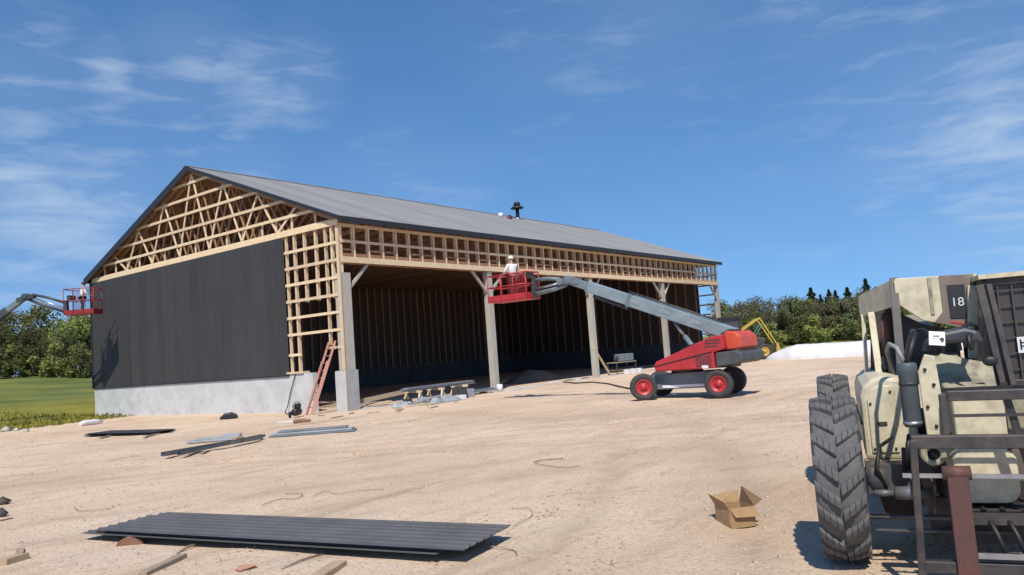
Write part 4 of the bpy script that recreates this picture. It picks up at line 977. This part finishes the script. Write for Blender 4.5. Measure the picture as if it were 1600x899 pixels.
# loose wires
def wire(label, pts, r=.006):
    q = [at_z(a, b_, 0) for a, b_ in pts]; c0 = q[0].copy(); c0.z = 0
    k_ = [q[0]]+q+[q[-1]]; q = []
    for i in range(1, len(k_)-2):
        for j in range(5):
            u_ = j/5; a0, a1, a2, a3 = k_[i-1:i+3]
            q.append(.5*((2*a1)+(a2-a0)*u_+(2*a0-5*a1+4*a2-a3)*u_*u_+(3*a1-a0-3*a2+a3)*u_**3))
    q.append(k_[-1])
    o = MB().tube([V((w.x, w.y, gh(w.x, w.y)+r+.008+.014*(.5+.5*math.sin(i*.55))))-c0 for i, w in enumerate(q)], r*.6, n=6).build('strapping', SCRAPW, None, loc=c0)
    return tag(o, label, 'strap')
wire('loose strap on the gravel left of the sheet pile', [(116, 795), (122, 800), (140, 800), (165, 799), (172, 796)], .010)
wire('curled strap behind the sheet pile, left of centre', [(410, 790), (440, 782), (465, 780), (472, 775), (455, 773), (446, 775)], .010)
wire('straight strap behind the middle of the sheet pile', [(490, 778), (510, 771), (530, 774), (560, 770), (600, 767)], .009)
wire('dark strap curling from the right end of the sheet pile', [(800, 826), (822, 815), (832, 806), (826, 799), (800, 797)], .009)
wire('short strap by the near corner of the sheet pile', [(758, 858), (785, 860), (803, 864), (808, 872)], .009)
wire('pale hooked wire on the sand in the middle of the yard', [(833, 725), (850, 720), (880, 718), (836, 726), (870, 731), (905, 731)], .012)

# cardboard box with open flaps
cb = pcat(1150, 818); bx = thing('cardboard_box', 'torn open brown cardboard box standing on the gravel left of the telehandler', 'box', cb, math.radians(-38)); bx.scale = (.80, .80, .88)
e = MB(); hw_ = .185; hh = .235; tk_ = .006
for c_, d_ in (((-hw_, 0, hh/2), (tk_, 2*hw_, hh)), ((hw_, 0, hh/2), (tk_, 2*hw_-.004, hh)), ((0, -hw_, hh/2), (2*hw_-.02, tk_, hh)), ((0, hw_, hh/2), (2*hw_-.02, tk_, hh)), ((0, 0, .006), (2*hw_-.02, 2*hw_-.02, .008))): e.box(c_, d_)
e.build('box_body', CARD, bx)
def flap(a, b_, c_, d_, m):
    f_ = MB(); n_ = (V(b_)-V(a)).cross(V(d_)-V(a)).normalized()*.003
    q = [V(a), V(b_), V(c_), V(d_)]; f_.add([v+n_ for v in q]+[v-n_ for v in q], [(0, 1, 2, 3), (7, 6, 5, 4), (0, 4, 5, 1), (1, 5, 6, 2), (2, 6, 7, 3), (3, 7, 4, 0)]); f_.build('flap', m, bx)
h_ = hh
flap((-hw_, hw_, h_), (-hw_, -hw_, h_), (-hw_-.03, -hw_+.05, h_+.07), (-hw_-.06, hw_+.06, h_+.13), CARD)
flap((hw_, -hw_, h_), (hw_, hw_, h_), (hw_+.02, hw_-.06, h_+.19), (hw_+.10, -hw_-.03, h_+.07), CARDD)
flap((-hw_, -hw_, h_), (hw_, -hw_, h_), (hw_+.04, -hw_-.06, h_-.12), (-hw_+.06, -hw_-.05, h_-.10), CARD)
flap((hw_, hw_, h_), (-hw_, hw_, h_), (-hw_-.02, hw_+.09, h_+.09), (hw_+.03, hw_+.07, h_+.12), CARD)
p = at_z(1152, 815, .1)
# in front of the gable
def stack_sheets(px0, px1, py, n, label0, cat, m, width, grp):
    a, b_ = pcat(px0, py), pcat(px1, py-2); d = b_-a
    for k in range(n):
        o = metal_sheet(label0[k], a+V((0, 0, .05+k*.03))+d.normalized()*(k*.12), math.atan2(d.y, d.x), d.length-.1*k, width, m, grp)
stack_sheets(128, 236, 683, 3, ['bottom charcoal sheet of the small stack before the concrete wall', 'middle charcoal sheet of the small stack before the concrete wall', 'top charcoal sheet of the small stack before the concrete wall'], 'sheet', STEEL, 1.0, 'sheets stacked before the concrete wall')
for q, (px, py) in enumerate(((145, 686), (215, 685))):
    p = pcat(px, py); tag(MB().box((.35, .3, .02), (.1, 1.1, .07)).build('timber_bearer', SCRAPW, None, loc=p, rot=(0, 0, -.9)), 'timber bearer under the small stack before the concrete wall', 'timber', 'bearers under the small stack')
p = pcat(142, 664); e = MB(); e.tube([(-.75, 0, .17), (-.4, .05, .20), (.3, -.02, .19), (.8, 0, .16)], [.13, .19, .18, .12], n=14); pr_ = e.build('plastic_roll', WHITE, None, loc=p, rot=(0, 0, .3)); pr_.scale = (.8, .7, .7)
tag(pr_, 'roll of white plastic film lying at the left end of the concrete wall', 'plastic roll')
for k, (px, py, s_) in enumerate(((10, 674, .3), (25, 673, .22), (40, 675, .2))):
    e = MB(); pebble(e, 0, 0, s_*.2, s_, random.Random(k+40)); tag(e.build('boulder', mat('pale_rock', (.55, .53, .48), .9), None, loc=pcat(px, py)), 'pale rock on the edge between sand and meadow', 'rock', 'rocks on the sand edge')
p = pcat(358, 655); e = MB(); e.prism([(-.38, 0), (.38, 0), (.34, .16), (.10, .28), (-.18, .25), (-.36, .10)], (0, 0, 0), (1, 0, 0), (0, 0, 1), .4); tag(e.build('tarp_bundle', BLACKM, None, loc=p, rot=(0, 0, -.7), bevel=.06), 'small dark bundle lying in front of the middle of the concrete wall', 'bundle')
# long trim channels
def channel(label, a, b_, w, h, m, dz=.075, grp=None):
    d = b_-a; e = MB(); Lh = d.length/2
    e.box((0, 0, .004), (2*Lh, w, .006)); e.box((0, -w/2, h/2), (2*Lh, .006, h)); e.box((0, w/2, h/2), (2*Lh, .006, h))
    return tag(e.build('steel_channel', m, None, loc=(a+b_)/2+V((0, 0, dz)), rot=(0, -math.atan2(d.z, d.xy.length), math.atan2(d.y, d.x))), label, 'channel', grp)
channel('near long dark channel lying on the sand before the gable', pcat(255, 717), pcat(408, 690), .16, .10, MIDM)
channel('far long dark channel lying beside the near one', pcat(280, 716), pcat(412, 687), .12, .08, mat('tarnished_steel', (.14, .14, .145), .5, col2=(.08, .08, .08)))
p = pcat(335, 690); e = MB(); e.box((0, 0, .05), (1.5, .5, .05)); e.box((.1, .05, .10), (1.3, .38, .04)); e.box((.5, .1, .15), (.5, .25, .06)); tag(e.build('foam_board_bundle', PALEG, None, loc=p, rot=(0, 0, -.85), bevel=.006), 'small bundle of pale grey boards behind the long channels', 'board bundle')
p = pcat(372, 691); block('wood_block', 'small pale block at the right end of the grey board bundle', 'wood block', p, .2, (.3, .2, .16), STRAWW)
a_, b_ = pcat(424, 684), pcat(556, 674); d = b_-a_
for k, (w_, z_, s_) in enumerate(((.55, .03, 0), (.48, .085, .15), (.40, .14, .5))):
    o = MB().box((0, 0, .02), (d.length-s_, w_, .045)).build('trim_panel', (GREYB, PALEG, GREYB)[k], None, loc=(a_+b_)/2+V((0, 0, z_-.01)), rot=(0, 0, math.atan2(d.y, d.x)+.02*k), bevel=.004)
    tag(o, ('bottom', 'middle', 'top')[k]+' grey panel of the low stack left of the corner pier', 'panel', 'grey panels stacked left of the pier')
# gear by the pier
p = pcat(464, 652); g_ = thing('compressor', 'small black portable compressor with white tank on the ground beside the concrete wall', 'compressor', p, .6)
MB().lathe([(.05, -.32), (.15, -.27), (.16, 0), (.15, .27), (.05, .32)], (0, 0, .22), (1, 0, 0), 16).build('tank', BLACKM, g_)
MB().box((.05, 0, .46), (.34, .26, .20)).build('motor', BLACKM, g_, bevel=.03)
MB().tube([(-.3, 0, .3), (-.32, 0, .62), (.32, 0, .62), (.3, 0, .3)], .02, n=8).build('handle', SILVER, g_)
MB().lathe([(.13, 0), (.13, .05)], (-.22, .19, .13), (0, 1, 0), 16).build('wheel', RUBBER2, g_)
p = pcat(452, 660); block('white_board', 'thin white offcut lying in front of the black compressor', 'offcut', p, -.7, (.9, .25, .03), WHITE)
p = pcat(472, 661); block('tool_case', 'flat dark brown case lying in front of the black compressor', 'case', p, -.5, (.6, .3, .10), BRICKM, .02)
# hanging cable over the concrete wall
a_ = V((-.10, 3.35, CZ+.03)); e = MB(); e.tube([(.1, 3.3, CZ+.04), (-.06, 3.35, CZ+.03), (-.13, 3.45, CZ-.3), (-.12, 3.75, .9), (-.15, 3.95, .3), (-.35, 3.9, gh(-.35, 3.9)+.02), (-1.5, 2.0, gh(-1.5, 2)+.02)], .022, n=8)
tag(e.build('power_cable', BLACKM), 'black cable hanging down the concrete wall left of the doorway', 'cable')
# ladder
def ladder(label, base, top, width, m):
    base, top = V(base), V(top); t_ = thing('extension_ladder', label, 'ladder', base)
    d = top-base; side = V((-.25, -1, 0)).normalized()
    side = (side-d.normalized()*side.dot(d.normalized())).normalized()
    for s_ in (-1, 1):
        MB().beam(side*s_*width/2, d+side*s_*width/2, .035, .085, side.cross(d)).build('rail', m, t_)
        MB().beam(d*.02+side*s_*(width/2-.045)+V((-.06, 0, .02)), d*.72+side*s_*(width/2-.045)+V((-.06, 0, .02)), .03, .07, side.cross(d)).build('fly_rail', m, t_)
    n = int(d.length/.3)
    for k in range(1, n): MB().tube([d*(k/n)+side*width/2, d*(k/n)-side*width/2], .02, n=8).build('rung', SILVER, t_)
    return t_
lb_ = at_z(498, 655, 0)
ladder('orange fibreglass ladder leaning against the framing beside the corner pier', (-1.35, .85, gh(-1.35, .85)), (-.13, .62, 3.05), .62, FIBRE)
# heap by the first bay
hp0 = pcat(602, 640); hp1 = pcat(745, 612)
tb = thing('trim_bundle', 'long bundle of grey steel trim raised on trestles in the first bay', 'trim bundle', (0, 0, 0))
def seg(a, b_, n, w, z, m, nm, par, jit=.1, seed=1):
    rg_ = random.Random(seed)
    for k in range(n):
        o1 = V((rg_.uniform(-jit, jit), rg_.uniform(-jit, jit), z+k*.045)); o2 = V((rg_.uniform(-jit, jit), rg_.uniform(-jit, jit), z+k*.045))
        MB().beam(a+o1, b_+o2, w, .04).build(nm, m, par)
A1, B1 = V((2.2, -1.2, 0)), V((7.6, -.5, 0))
seg(A1, B1, 4, .35, .62, mat('galvanised_trim', (.30, .31, .33), .45, metal=.2, col2=(.2, .21, .22)), 'trim_length', tb)
for (x, y, lab) in ((2.9, -1.1, 'left pine trestle under the grey trim bundle'), (4.6, -.9, 'middle pine trestle under the grey trim bundle'), (6.6, -.62, 'right pine trestle under the grey trim bundle')):
    s_ = thing('trestle', lab, 'trestle', on(x, y), .1)
    MB().box((0, 0, .56), (.09, 1.0, .10)).build('beam', PINE, s_)
    for sx in (-1, 1):
        for sy in (-1, 1): MB().beam((0, sy*.38, .54), (sx*.24, sy*.45, 0), .07, .05).build('leg', PINE, s_)
e = MB(); rg_ = random.Random(9); nn = 12
def crumple(w, h, amp, seed):
    e = MB(); nx_, ny_ = 34, 22; vs = []
    for j in range(ny_):
        for i in range(nx_):
            u, v = i/(nx_-1), j/(ny_-1)
            ed = min(1, 6*u, 6*(1-u), 6*v, 6*(1-v))
            f_ = 0
            for o_, (sc_, am_) in enumerate(((1.6, .55), (3.6, .3), (8, .16))): f_ += am_*(1-abs(mnoise.noise(V((u*w*sc_, v*h*sc_, seed+o_*3))))*2.2)
            x_ = (u-.5)*w*(1+.12*mnoise.noise(V((u*3, v*3, seed)))); y_ = (v-.5)*h*(1+.25*mnoise.noise(V((u*3, v*3, seed+9))))
            vs.append((x_, y_, max(.0, min(.42, f_*.8)*amp*ed)+.015))
    e.add(vs, [(j*nx_+i, j*nx_+i+1, (j+1)*nx_+i+1, (j+1)*nx_+i) for j in range(ny_-1) for i in range(nx_-1)], True); return e
CLEARW = mat('milky_film', (.46, .47, .49), .3, col2=(.24, .25, .27), vscale=7)
tag(crumple(2.2, 1.0, .62, 4).build('plastic_film', CLEARW, None, loc=on(3.7, -1.9), rot=(0, 0, .15)), 'crumpled milky plastic film heaped before the trim bundle', 'plastic film')
tag(crumple(1.0, .8, .5, 8).build('plastic_film', CLEARW, None, loc=on(1.7, -1.6), rot=(0, 0, .5)), 'smaller crumpled plastic film at the left end of the trim bundle', 'plastic film')
GALV = mat('galvanised_scrap', (.34, .35, .36), .4, metal=.3, col2=(.20, .20, .21), vscale=6)
rgh = random.Random(33)
for k in range(14):
    x, y = rgh.uniform(1.2, 6.2), rgh.uniform(-2.3, -1.0); ln_ = rgh.uniform(.5, 1.6)
    m_ = MB(); kind_ = k % 3; sl_ = rgh.uniform(.02, .35)
    if kind_ == 0: m_.tube([(-ln_/2, 0, .05), (ln_/2, 0, .05+sl_)], .045, n=8)
    elif kind_ == 1: m_.prism([(0, 0), (.12, 0), (.12, .012), (.012, .012), (.012, .12), (0, .12)], (0, 0, .02), (0, 1, 0), (0, 0, 1), ln_)
    else: m_.box((0, 0, .16), (.34, .28, .30))
    tag(m_.build(('metal_pipe', 'angle_trim', 'metal_bracket_box')[kind_], (GALV, SILVER, DARKM)[kind_] if k % 4 else PALEG, None, loc=on(x, y), rot=(0, 0, rgh.uniform(-.7, .7)), bevel=.006), ('loose grey pipe', 'loose bright trim angle', 'small dark steel box')[kind_]+' in the clutter before the raised trim bundle', 'metal scrap', 'metal clutter before the trim bundle')
def carton(label, x, y, d, rz, m): return block('carton', label, 'carton', on(x, y), rz, d, m, .01)
block('screw_bucket', 'dark grey crate standing before the right end of the trim bundle', 'crate', on(5.6, -1.5), .2, (.6, .5, .55), DARKM, .02)
block('crate', 'pale crate beside the dark grey one before the trim bundle', 'crate', on(6.4, -1.3), .1, (.55, .45, .40), PALEG, .02)
block('crate', 'low white box on the sand before the middle of the trim bundle', 'box', on(4.9, -2.0), -.1, (.7, .4, .22), WHITE, .02)
tag(MB().beam((0, 0, .05), (2.5, .75, .14), .28, .05).build('plank', PINE, None, loc=on(.95, .3)), 'pine plank lying from the pier towards the trim bundle', 'plank')
tag(MB().beam((0, 0, .32), (2.2, -1.2, .62), .06, .20).build('plank', SCRAPW, None, loc=on(.95, .45)), 'weathered plank sloping up from the pier onto the trim bundle', 'plank')
tag(MB().beam((0, 0, .03), (2.9, .3, .04), .14, .05).build('plank', PINE, None, loc=on(1.2, -2.2)), 'bright plank flat on the sand in front of the plastic film', 'plank')
for k, (x, y, rz, l_) in enumerate(((.2, -3.0, .3, .5), (.6, -2.5, -.4, .35), (1.5, -3.3, .8, .6), (-.4, -3.5, 1.2, .4), (2.3, -2.9, .1, .45), (-1.2, -1.6, .5, .6), (-1.9, -.6, 1.4, .4), (-2.6, -2.4, .2, .7), (-.9, -2.6, -.7, .5), (3.2, -3.4, .9, .5), (-3.4, -1.2, -.2, .45), (.9, -4.2, .4, .8))):
    tag(MB().box((0, 0, .025), (l_, .09, .04)).build('wood_scrap', STRAWW, None, loc=on(x, y), rot=(0, 0, rz)), 'pine offcut on the sand in front of the corner pier', 'wood scrap', 'offcuts before the pier')
# dark pipe bundle between first bay's heap and the second post, with a white bucket at its end
pb = thing('dark_trim_bundle', 'low dark bundle of steel trim on the ground just left of the second post', 'trim bundle', (0, 0, 0))
for k in range(4): MB().beam((6.6, -.35+k*.12, .14+.03*(k % 2)), (9.6, -.45+k*.12, .16+.05*(k % 2)), .11, .09).build('trim_length', GREYB, pb)
for xq in (7.1, 9.0): block('timber_bearer', 'pine bearer under the low dark trim bundle', 'timber', on(xq, -.2), 0, (.1, .7, .085), SCRAPW)['group'] = 'bearers under the dark trim'
bkt = thing('white_bucket', 'white bucket at the foot of the second post', 'bucket', on(9.85, -.55))
MB().lathe([(.14, 0), (.17, .38), (.15, .38), (.13, .03)], (0, 0, 0), n=18).build('bucket_body', WHITE, bkt)
MB().tube([(0, -.17, .35), (.05, -.19, .22), (.08, 0, .12), (.05, .19, .22), (0, .17, .35)], .007, n=6).build('handle', SILVER, bkt)
block('concrete_slab', 'pale concrete pad on the sand at the foot of the second post', 'slab', on(11.6, -.75, -.02), 0, (2.6, .6, .09), CONC, .02)
# dirt mound inside
e = MB(); vs = []; nR, nA = 14, 28
for i in range(nR+1):
    for k in range(nA):
        q = 2*math.pi*k/nA; r_ = i/nR; wob = 1+.22*mnoise.noise(V((math.cos(q)*1.4, math.sin(q)*1.4, 2)))
        z = .80*(1-r_*r_)**1.3 + .10*mnoise.noise(V((r_*math.cos(q)*4, r_*math.sin(q)*4, 7)))*(1-r_)
        vs.append((r_*wob*math.cos(q)*2.6, r_*wob*math.sin(q)*1.7, z-.03))
e.add(vs, [(i*nA+k, (i+1)*nA+k, (i+1)*nA+(k+1) % nA, i*nA+(k+1) % nA) for i in range(nR) for k in range(nA)], True)
tag(e.build('dirt_mound', DIRT, None, loc=(19.6, 4.3, 0)), 'low heap of dirt in the shade inside the second bay', 'dirt heap')
e = MB(); vs = [(v[0]*.6, v[1]*.5, v[2]*.45) for v in vs]
e.add(vs, [(i*nA+k, (i+1)*nA+k, (i+1)*nA+(k+1) % nA, i*nA+(k+1) % nA) for i in range(nR) for k in range(nA)], True)
tag(e.build('dirt_mound', DIRT, None, loc=(22.6, 5.4, 0), rot=(0, 0, 1)), 'smaller brown dirt heap beside the larger one inside the barn', 'dirt heap')
for k, (x, y, m_) in enumerate(((17.2, 1.0, WHITE), (18.4, .6, DARKM), (19.6, .9, WHITE), (20.3, .7, DARKM))):
    block('film_scrap', ('left white', 'left dark', 'right white', 'right dark')[k]+' scrap of sheeting lying along the edge of the second bay', 'scrap', on(x, y), .1*k, (.8, .35, .05), m_, .01)
# brace and bench by the third post
tag(MB().beam((22.6, .2, .05), (20.95+2.0-2.0, .19, 1.75) if False else (20.58, .05, 1.9), .14, .05).build('prop_board', PINE), 'pine board propped diagonally against the third post', 'board')
wbq = thing('welder_cart', 'blue-grey generator on a wheeled work cart between the third and fourth posts', 'cart', on(24.6, .4), -.05)
MB().span(-1.25, 1.25, -.4, .4, .78, .84).build('cart_top', SCRAPW, wbq)
for sx in (-1.2, 1.2):
    for sy in (-.36, .36): MB().beam((sx, sy, 0), (sx, sy, .78), .06, .06, (0, 1, 0)).build('leg', DARKM, wbq)
MB().span(-.35, 1.1, -.32, .32, .86, 1.36).build('generator_body', GREYB, wbq, bevel=.04)
MB().lathe([(.2, -.05), (.2, .05)], (-.7, 0, 1.05), (0, 1, 0), 16).build('hose_reel', DARKM, wbq)
MB().span(-1.1, 1.1, -.3, .3, .28, .32).build('cart_shelf', SCRAPW, wbq)
for k, (x, w_) in enumerate(((24.0, .5), (24.9, .45), (25.6, .4))):
    block('paint_pail_box', ('left', 'middle', 'right')[k]+' white carton on the sand in front of the generator cart', 'carton', on(x, -.35), .1*k, (w_, .35, .3), WHITE, .02)
# hose from the bays to the lift
q = [(880, 598), (900, 600), (925, 598), (950, 601), (975, 607), (998, 612)]
pts = [at_z(a, b_, 0) for a, b_ in q]; o = MB().tube([V((w.x, w.y, gh(w.x, w.y)+.04)) for w in pts], .035, n=8).build('air_hose', BLACKM)
tag(o, 'dark hose running over the sand from the bays to the boom lift', 'hose')

# ------------------------------------------------------------------ beyond: silage bags, yellow loader
def silage(label, a, b_, r, grp):
    a, b_ = V(a), V(b_); d = (b_-a).normalized(); sd = V((-d.y, d.x, 0)); ln = (b_-a).length
    e = MB(); n, m_ = 110, 18; vs = []
    for i in range(n+1):
        t_ = i/n; s_ = ln*t_; endf = min(1, (s_+.08)/2.6, (ln-s_+.08)/2.6)**.5
        for k in range(m_+1):
            q = math.pi*k/m_; wob = 1+.05*mnoise.noise(V((s_*.5, q*2, a.y)))+.035*mnoise.noise(V((s_*2.6, q*1.2, a.y+4)))
            vs.append(a+d*s_+sd*math.cos(q)*r*1.15*endf*wob+V((0, 0, math.sin(q)*r*endf*wob-.04)))
    e.add(vs, [(i*(m_+1)+k, (i+1)*(m_+1)+k, (i+1)*(m_+1)+k+1, i*(m_+1)+k+1) for i in range(n) for k in range(m_)], True)
    return tag(e.build('silage_bag', BAGM), label, 'silage bag', grp)
silage('long low white silage bag lying on the far edge of the yard', (36.9, -5.3, .02), (33.4, -27, .02), 1.06, None)
yl = thing('tractor_loader', 'old yellow and black loader tractor parked beyond the far end of the barn', 'tractor', (39.3, -2.5, gh(39.3, -2.5)), math.radians(-60)); yl.scale = (1.12, 1.12, 1.12)
MB().prism([(-1.5, .8), (1.5, .8), (1.6, 1.5), (.4, 1.65), (-1.5, 1.65)], (0, 0, 0), (1, 0, 0), (0, 0, 1), 1.1).build('body', DARKM, yl, bevel=.05)
cb_ = MB()
for sx in (-1.3, -.1):
    for sy in (-.6, .6): cb_.beam((sx, sy, 1.6), (sx, sy, 3.05), .09, .09)
cb_.span(-1.5, .1, -.75, .75, 3.05, 3.2); cb_ = cb_.build('cab', BLACKM, yl)
MB().span(-1.25, -.15, -.58, .58, 1.7, 3.0).build('cab_glass', GLASS, cb_)
for sy in (-.85, .85):
    wheel(yl, (-1.0, sy, .85), .85, .45, (0, 1 if sy > 0 else -1, 0), YEL, RUBBER2); wheel(yl, (1.4, sy, .55), .55, .32, (0, 1 if sy > 0 else -1, 0), YEL, RUBBER2)
    am = MB(); am.beam((-.1, sy*.75, 2.1), (1.3, sy*.75, 2.95), .08, .11); am.beam((1.3, sy*.75, 2.98), (2.4, sy*.75, .9), .07, .09); am.build('loader_arm', YEL, yl)
    MB().tube([(.5, sy*.75, 1.2), (1.5, sy*.75, 2.5)], .04, n=8).build('ram', TEAL, yl)
MB().prism([(2.2, .25), (3.1, .2), (3.05, .35), (2.5, .5), (2.4, 1.1), (2.25, 1.1)], (0, 0, 0), (1, 0, 0), (0, 0, 1), 1.9).build('bucket', YEL, yl)
# ------------------------------------------------------------------ trees
def leaf_quad(e, c, s, rg):
    a = V((rg.gauss(0, 1), rg.gauss(0, 1), rg.gauss(0, 1))).normalized(); b_ = a.cross(V((rg.gauss(0, 1), rg.gauss(0, 1), rg.gauss(0, 1)))).normalized()
    e.add([c-a*s, c+b_*s*.55, c+a*s, c-b_*s*.55], [(0, 1, 2, 3)])
def decid(seed, h, wd, nl, leaf, base=.12):
    rg = random.Random(seed); e = MB(); tk = MB()
    tk.tube([(0, 0, -.3), (rg.uniform(-.1, .1), rg.uniform(-.1, .1), h*.35), (rg.uniform(-.3, .3), rg.uniform(-.3, .3), h*.8)], [.03*h*.55, .02*h*.6, .004*h], n=7)
    lobes = []
    for k in range(15):
        z = h*rg.uniform(base+.08, .92); rr = wd*(math.sin(math.pi*min(.97, max(.08, (z/h-.02))))**.6)
        q = rg.uniform(0, 6.28); r_ = rr*rg.uniform(.2, .85)
        c = V((math.cos(q)*r_, math.sin(q)*r_, z)); lobes.append((c, h*rg.uniform(.09, .17)))
        st_ = V((0, 0, z*.55)); tk.tube([st_, st_.lerp(c, .6)+V((0, 0, .05*h)), c], [.012*h*.5, .008*h*.5, .003*h*.5], n=5)
    for k in range(nl):
        c, r_ = lobes[rg.randrange(len(lobes))]
        d = V((rg.gauss(0, 1), rg.gauss(0, 1), rg.gauss(0, .8))); d = d.normalized()*r_*(rg.random()**.45)*1.15
        leaf_quad(e, c+d, rg.uniform(.6, 1.3)*leaf, rg)
    return e, tk
def conifer(seed, h, wd, nl, leaf):
    rg = random.Random(seed); e = MB(); tk = MB(); tk.tube([(0, 0, -.3), (0, 0, h*.98)], [.018*h, .003*h], n=7)
    for k in range(nl):
        t_ = rg.random()**.75; z = h*(.06+.93*t_); lay = .72+.28*math.sin(z*5.5+seed)
        r_ = wd*(1-t_)**.85*lay*(rg.random()**.4); q = rg.uniform(0, 6.28)
        c = V((math.cos(q)*r_, math.sin(q)*r_, z-.16*r_)); out = V((math.cos(q), math.sin(q), -.35)).normalized(); sd = out.cross(V((0, 0, 1))).normalized()
        s_ = leaf*rg.uniform(.7, 1.4)*(.6+.5*(1-t_))
        e.add([c-out*s_, c+sd*s_*.4+V((0, 0, .1*s_)), c+out*s_, c-sd*s_*.4-V((0, 0, .1*s_))], [(0, 1, 2, 3)])
    return e, tk
PROTO = {}
for nm, gen, lm in (('leafy_a', decid(1, 7.5, 2.7, 2600, .17), LEAF_A), ('leafy_b', decid(2, 8.2, 2.4, 2400, .17), LEAF_B), ('leafy_c', decid(3, 6.8, 2.9, 2600, .17), LEAF_A),
                    ('brown_a', decid(4, 7.6, 2.3, 1700, .15), LEAF_C), ('brown_b', decid(5, 6.9, 2.6, 2000, .15), LEAF_B), ('bush_a', decid(6, 3.6, 2.2, 1800, .15, .02), LEAF_B), ('bush_b', decid(8, 3.2, 2.4, 1800, .15, .02), LEAF_A),
                    ('con_a', conifer(1, 9.5, 2.2, 3000, .27), NEEDLE), ('con_b', conifer(2, 8.8, 1.9, 2800, .26), NEEDLE), ('con_c', conifer(3, 10.2, 3.2, 3600, .30), NEEDLE)):
    em, tm = gen[0].mesh('crown'), gen[1].mesh('trunk'); em.materials.append(lm); tm.materials.append(BARK); PROTO[nm] = (em, tm)
def plant(kind, name, label, cat, p, s, rz, grp, sz=1.0):
    r = thing(name, label, cat, p, rz, grp); r.scale = (s, s, s*sz)
    for nm, me in (('crown', PROTO[kind][0]), ('trunk', PROTO[kind][1])):
        o = bpy.data.objects.new(nm, me); COL.objects.link(o); o.parent = r
    return r
rg = random.Random(21)
LBL = {'leafy_a': 'bushy spring-green tree', 'leafy_b': 'upright olive-green tree', 'leafy_c': 'broad spring-green tree', 'brown_a': 'thin brownish tree just budding', 'brown_b': 'rounded olive-brown tree', 'bush_a': 'low olive shrub', 'bush_b': 'low green shrub'}
def tree_row(px0, px1, step, dep, kinds, s0, s1, where, grp, zoff=0):
    px = px0
    while px < px1:
        k = rg.choice(kinds); p = depth_point(px, dep*rg.uniform(.96, 1.08)); p.z = max(gh(p.x, p.y), fz(p.x, p.y))-.1
        if not (-6 < p.x < LEN+5 and -3 < p.y < GW+6):
            nm = 'shrub' if k.startswith('bush') else 'tree'
            plant(k, nm, LBL[k]+' '+where, nm, p, rg.uniform(s0, s1), rg.uniform(0, 6.28), grp)
        px += step*rg.uniform(.7, 1.3)
tree_row(-170, 170, 22, 104, ['leafy_a', 'leafy_b', 'leafy_c', 'leafy_a', 'brown_b'], 1.02, 1.28, 'in the wood beyond the meadow, left of the barn', 'trees beyond the meadow')
tree_row(-160, 160, 22, 97, ['leafy_a', 'leafy_c', 'brown_b', 'leafy_b'], .72, .98, 'at the front edge of the wood beyond the meadow', 'front trees beyond the meadow')
tree_row(-160, 160, 16, 92, ['bush_a', 'bush_b'], .85, 1.3, 'at the foot of the wood beyond the meadow', 'shrubs beyond the meadow')
tree_row(1120, 1760, 17, 112, ['leafy_b', 'brown_a', 'brown_b', 'leafy_b'], .70, .90, 'in the wood behind the white silage bag', 'trees behind the silage bag')
tree_row(1120, 1760, 16, 103, ['brown_b', 'leafy_b', 'brown_a'], .60, .78, 'at the front edge of the wood behind the silage bag', 'front trees behind the silage bag')
tree_row(1120, 1760, 17, 97, ['bush_a', 'bush_b'], .85, 1.2, 'at the foot of the wood behind the silage bag', 'shrubs behind the silage bag')
CON = ((1243, 'con_b', .70, 'small dark conifer, leftmost of those rising over the wood behind the silage bag'), (1252, 'con_a', .66, 'second dark conifer from the left over the wood behind the silage bag'), (1266, 'con_c', .82, 'broad dark conifer with a pointed top over the wood behind the silage bag'),
       (1294, 'con_b', .90, 'slim dark conifer in the middle of the wood behind the silage bag'), (1304, 'con_a', .80, 'slim conifer just right of the slim middle one'), (1323, 'con_c', .78, 'rounded broad conifer right of the slim pair over the wood'), (1338, 'con_b', .78, 'short narrow conifer between the rounded one and the tall one'),
       (1353, 'con_a', .95, 'tall dark conifer next to the left edge of the telehandler'), (1368, 'con_b', .86, 'conifer partly hidden by the telehandler guard'), (1185, 'brown_a', 1.0, 'tall thin budding tree rising behind the boom lift'), (1160, 'brown_a', .95, 'thin budding tree at the far end of the barn'))
for q_, px in enumerate((1215, 1232, 1280, 1288, 1311, 1330, 1345, 1362)):
    p = depth_point(px, 100+rg.uniform(-3, 9)); p.z = gh(p.x, p.y)-.1
    plant(('con_a', 'con_b', 'con_c')[q_ % 3], 'conifer', 'small dark conifer standing within the wood behind the silage bag', 'conifer', p, rg.uniform(.55, .66), rg.uniform(0, 6), 'small conifers within the wood')
for px, k, s_, lab in CON:
    p = depth_point(px, 116+rg.uniform(-3, 3)); p.z = gh(p.x, p.y)-.1
    plant(k, 'conifer' if k.startswith('con') else 'tree', lab, 'conifer' if k.startswith('con') else 'tree', p, s_*(1.4 if k.startswith('con') else 1), rg.uniform(0, 6), 'conifers behind the silage bag' if k.startswith('con') else 'thin trees behind the lift', .70 if k.startswith('con') else 1)
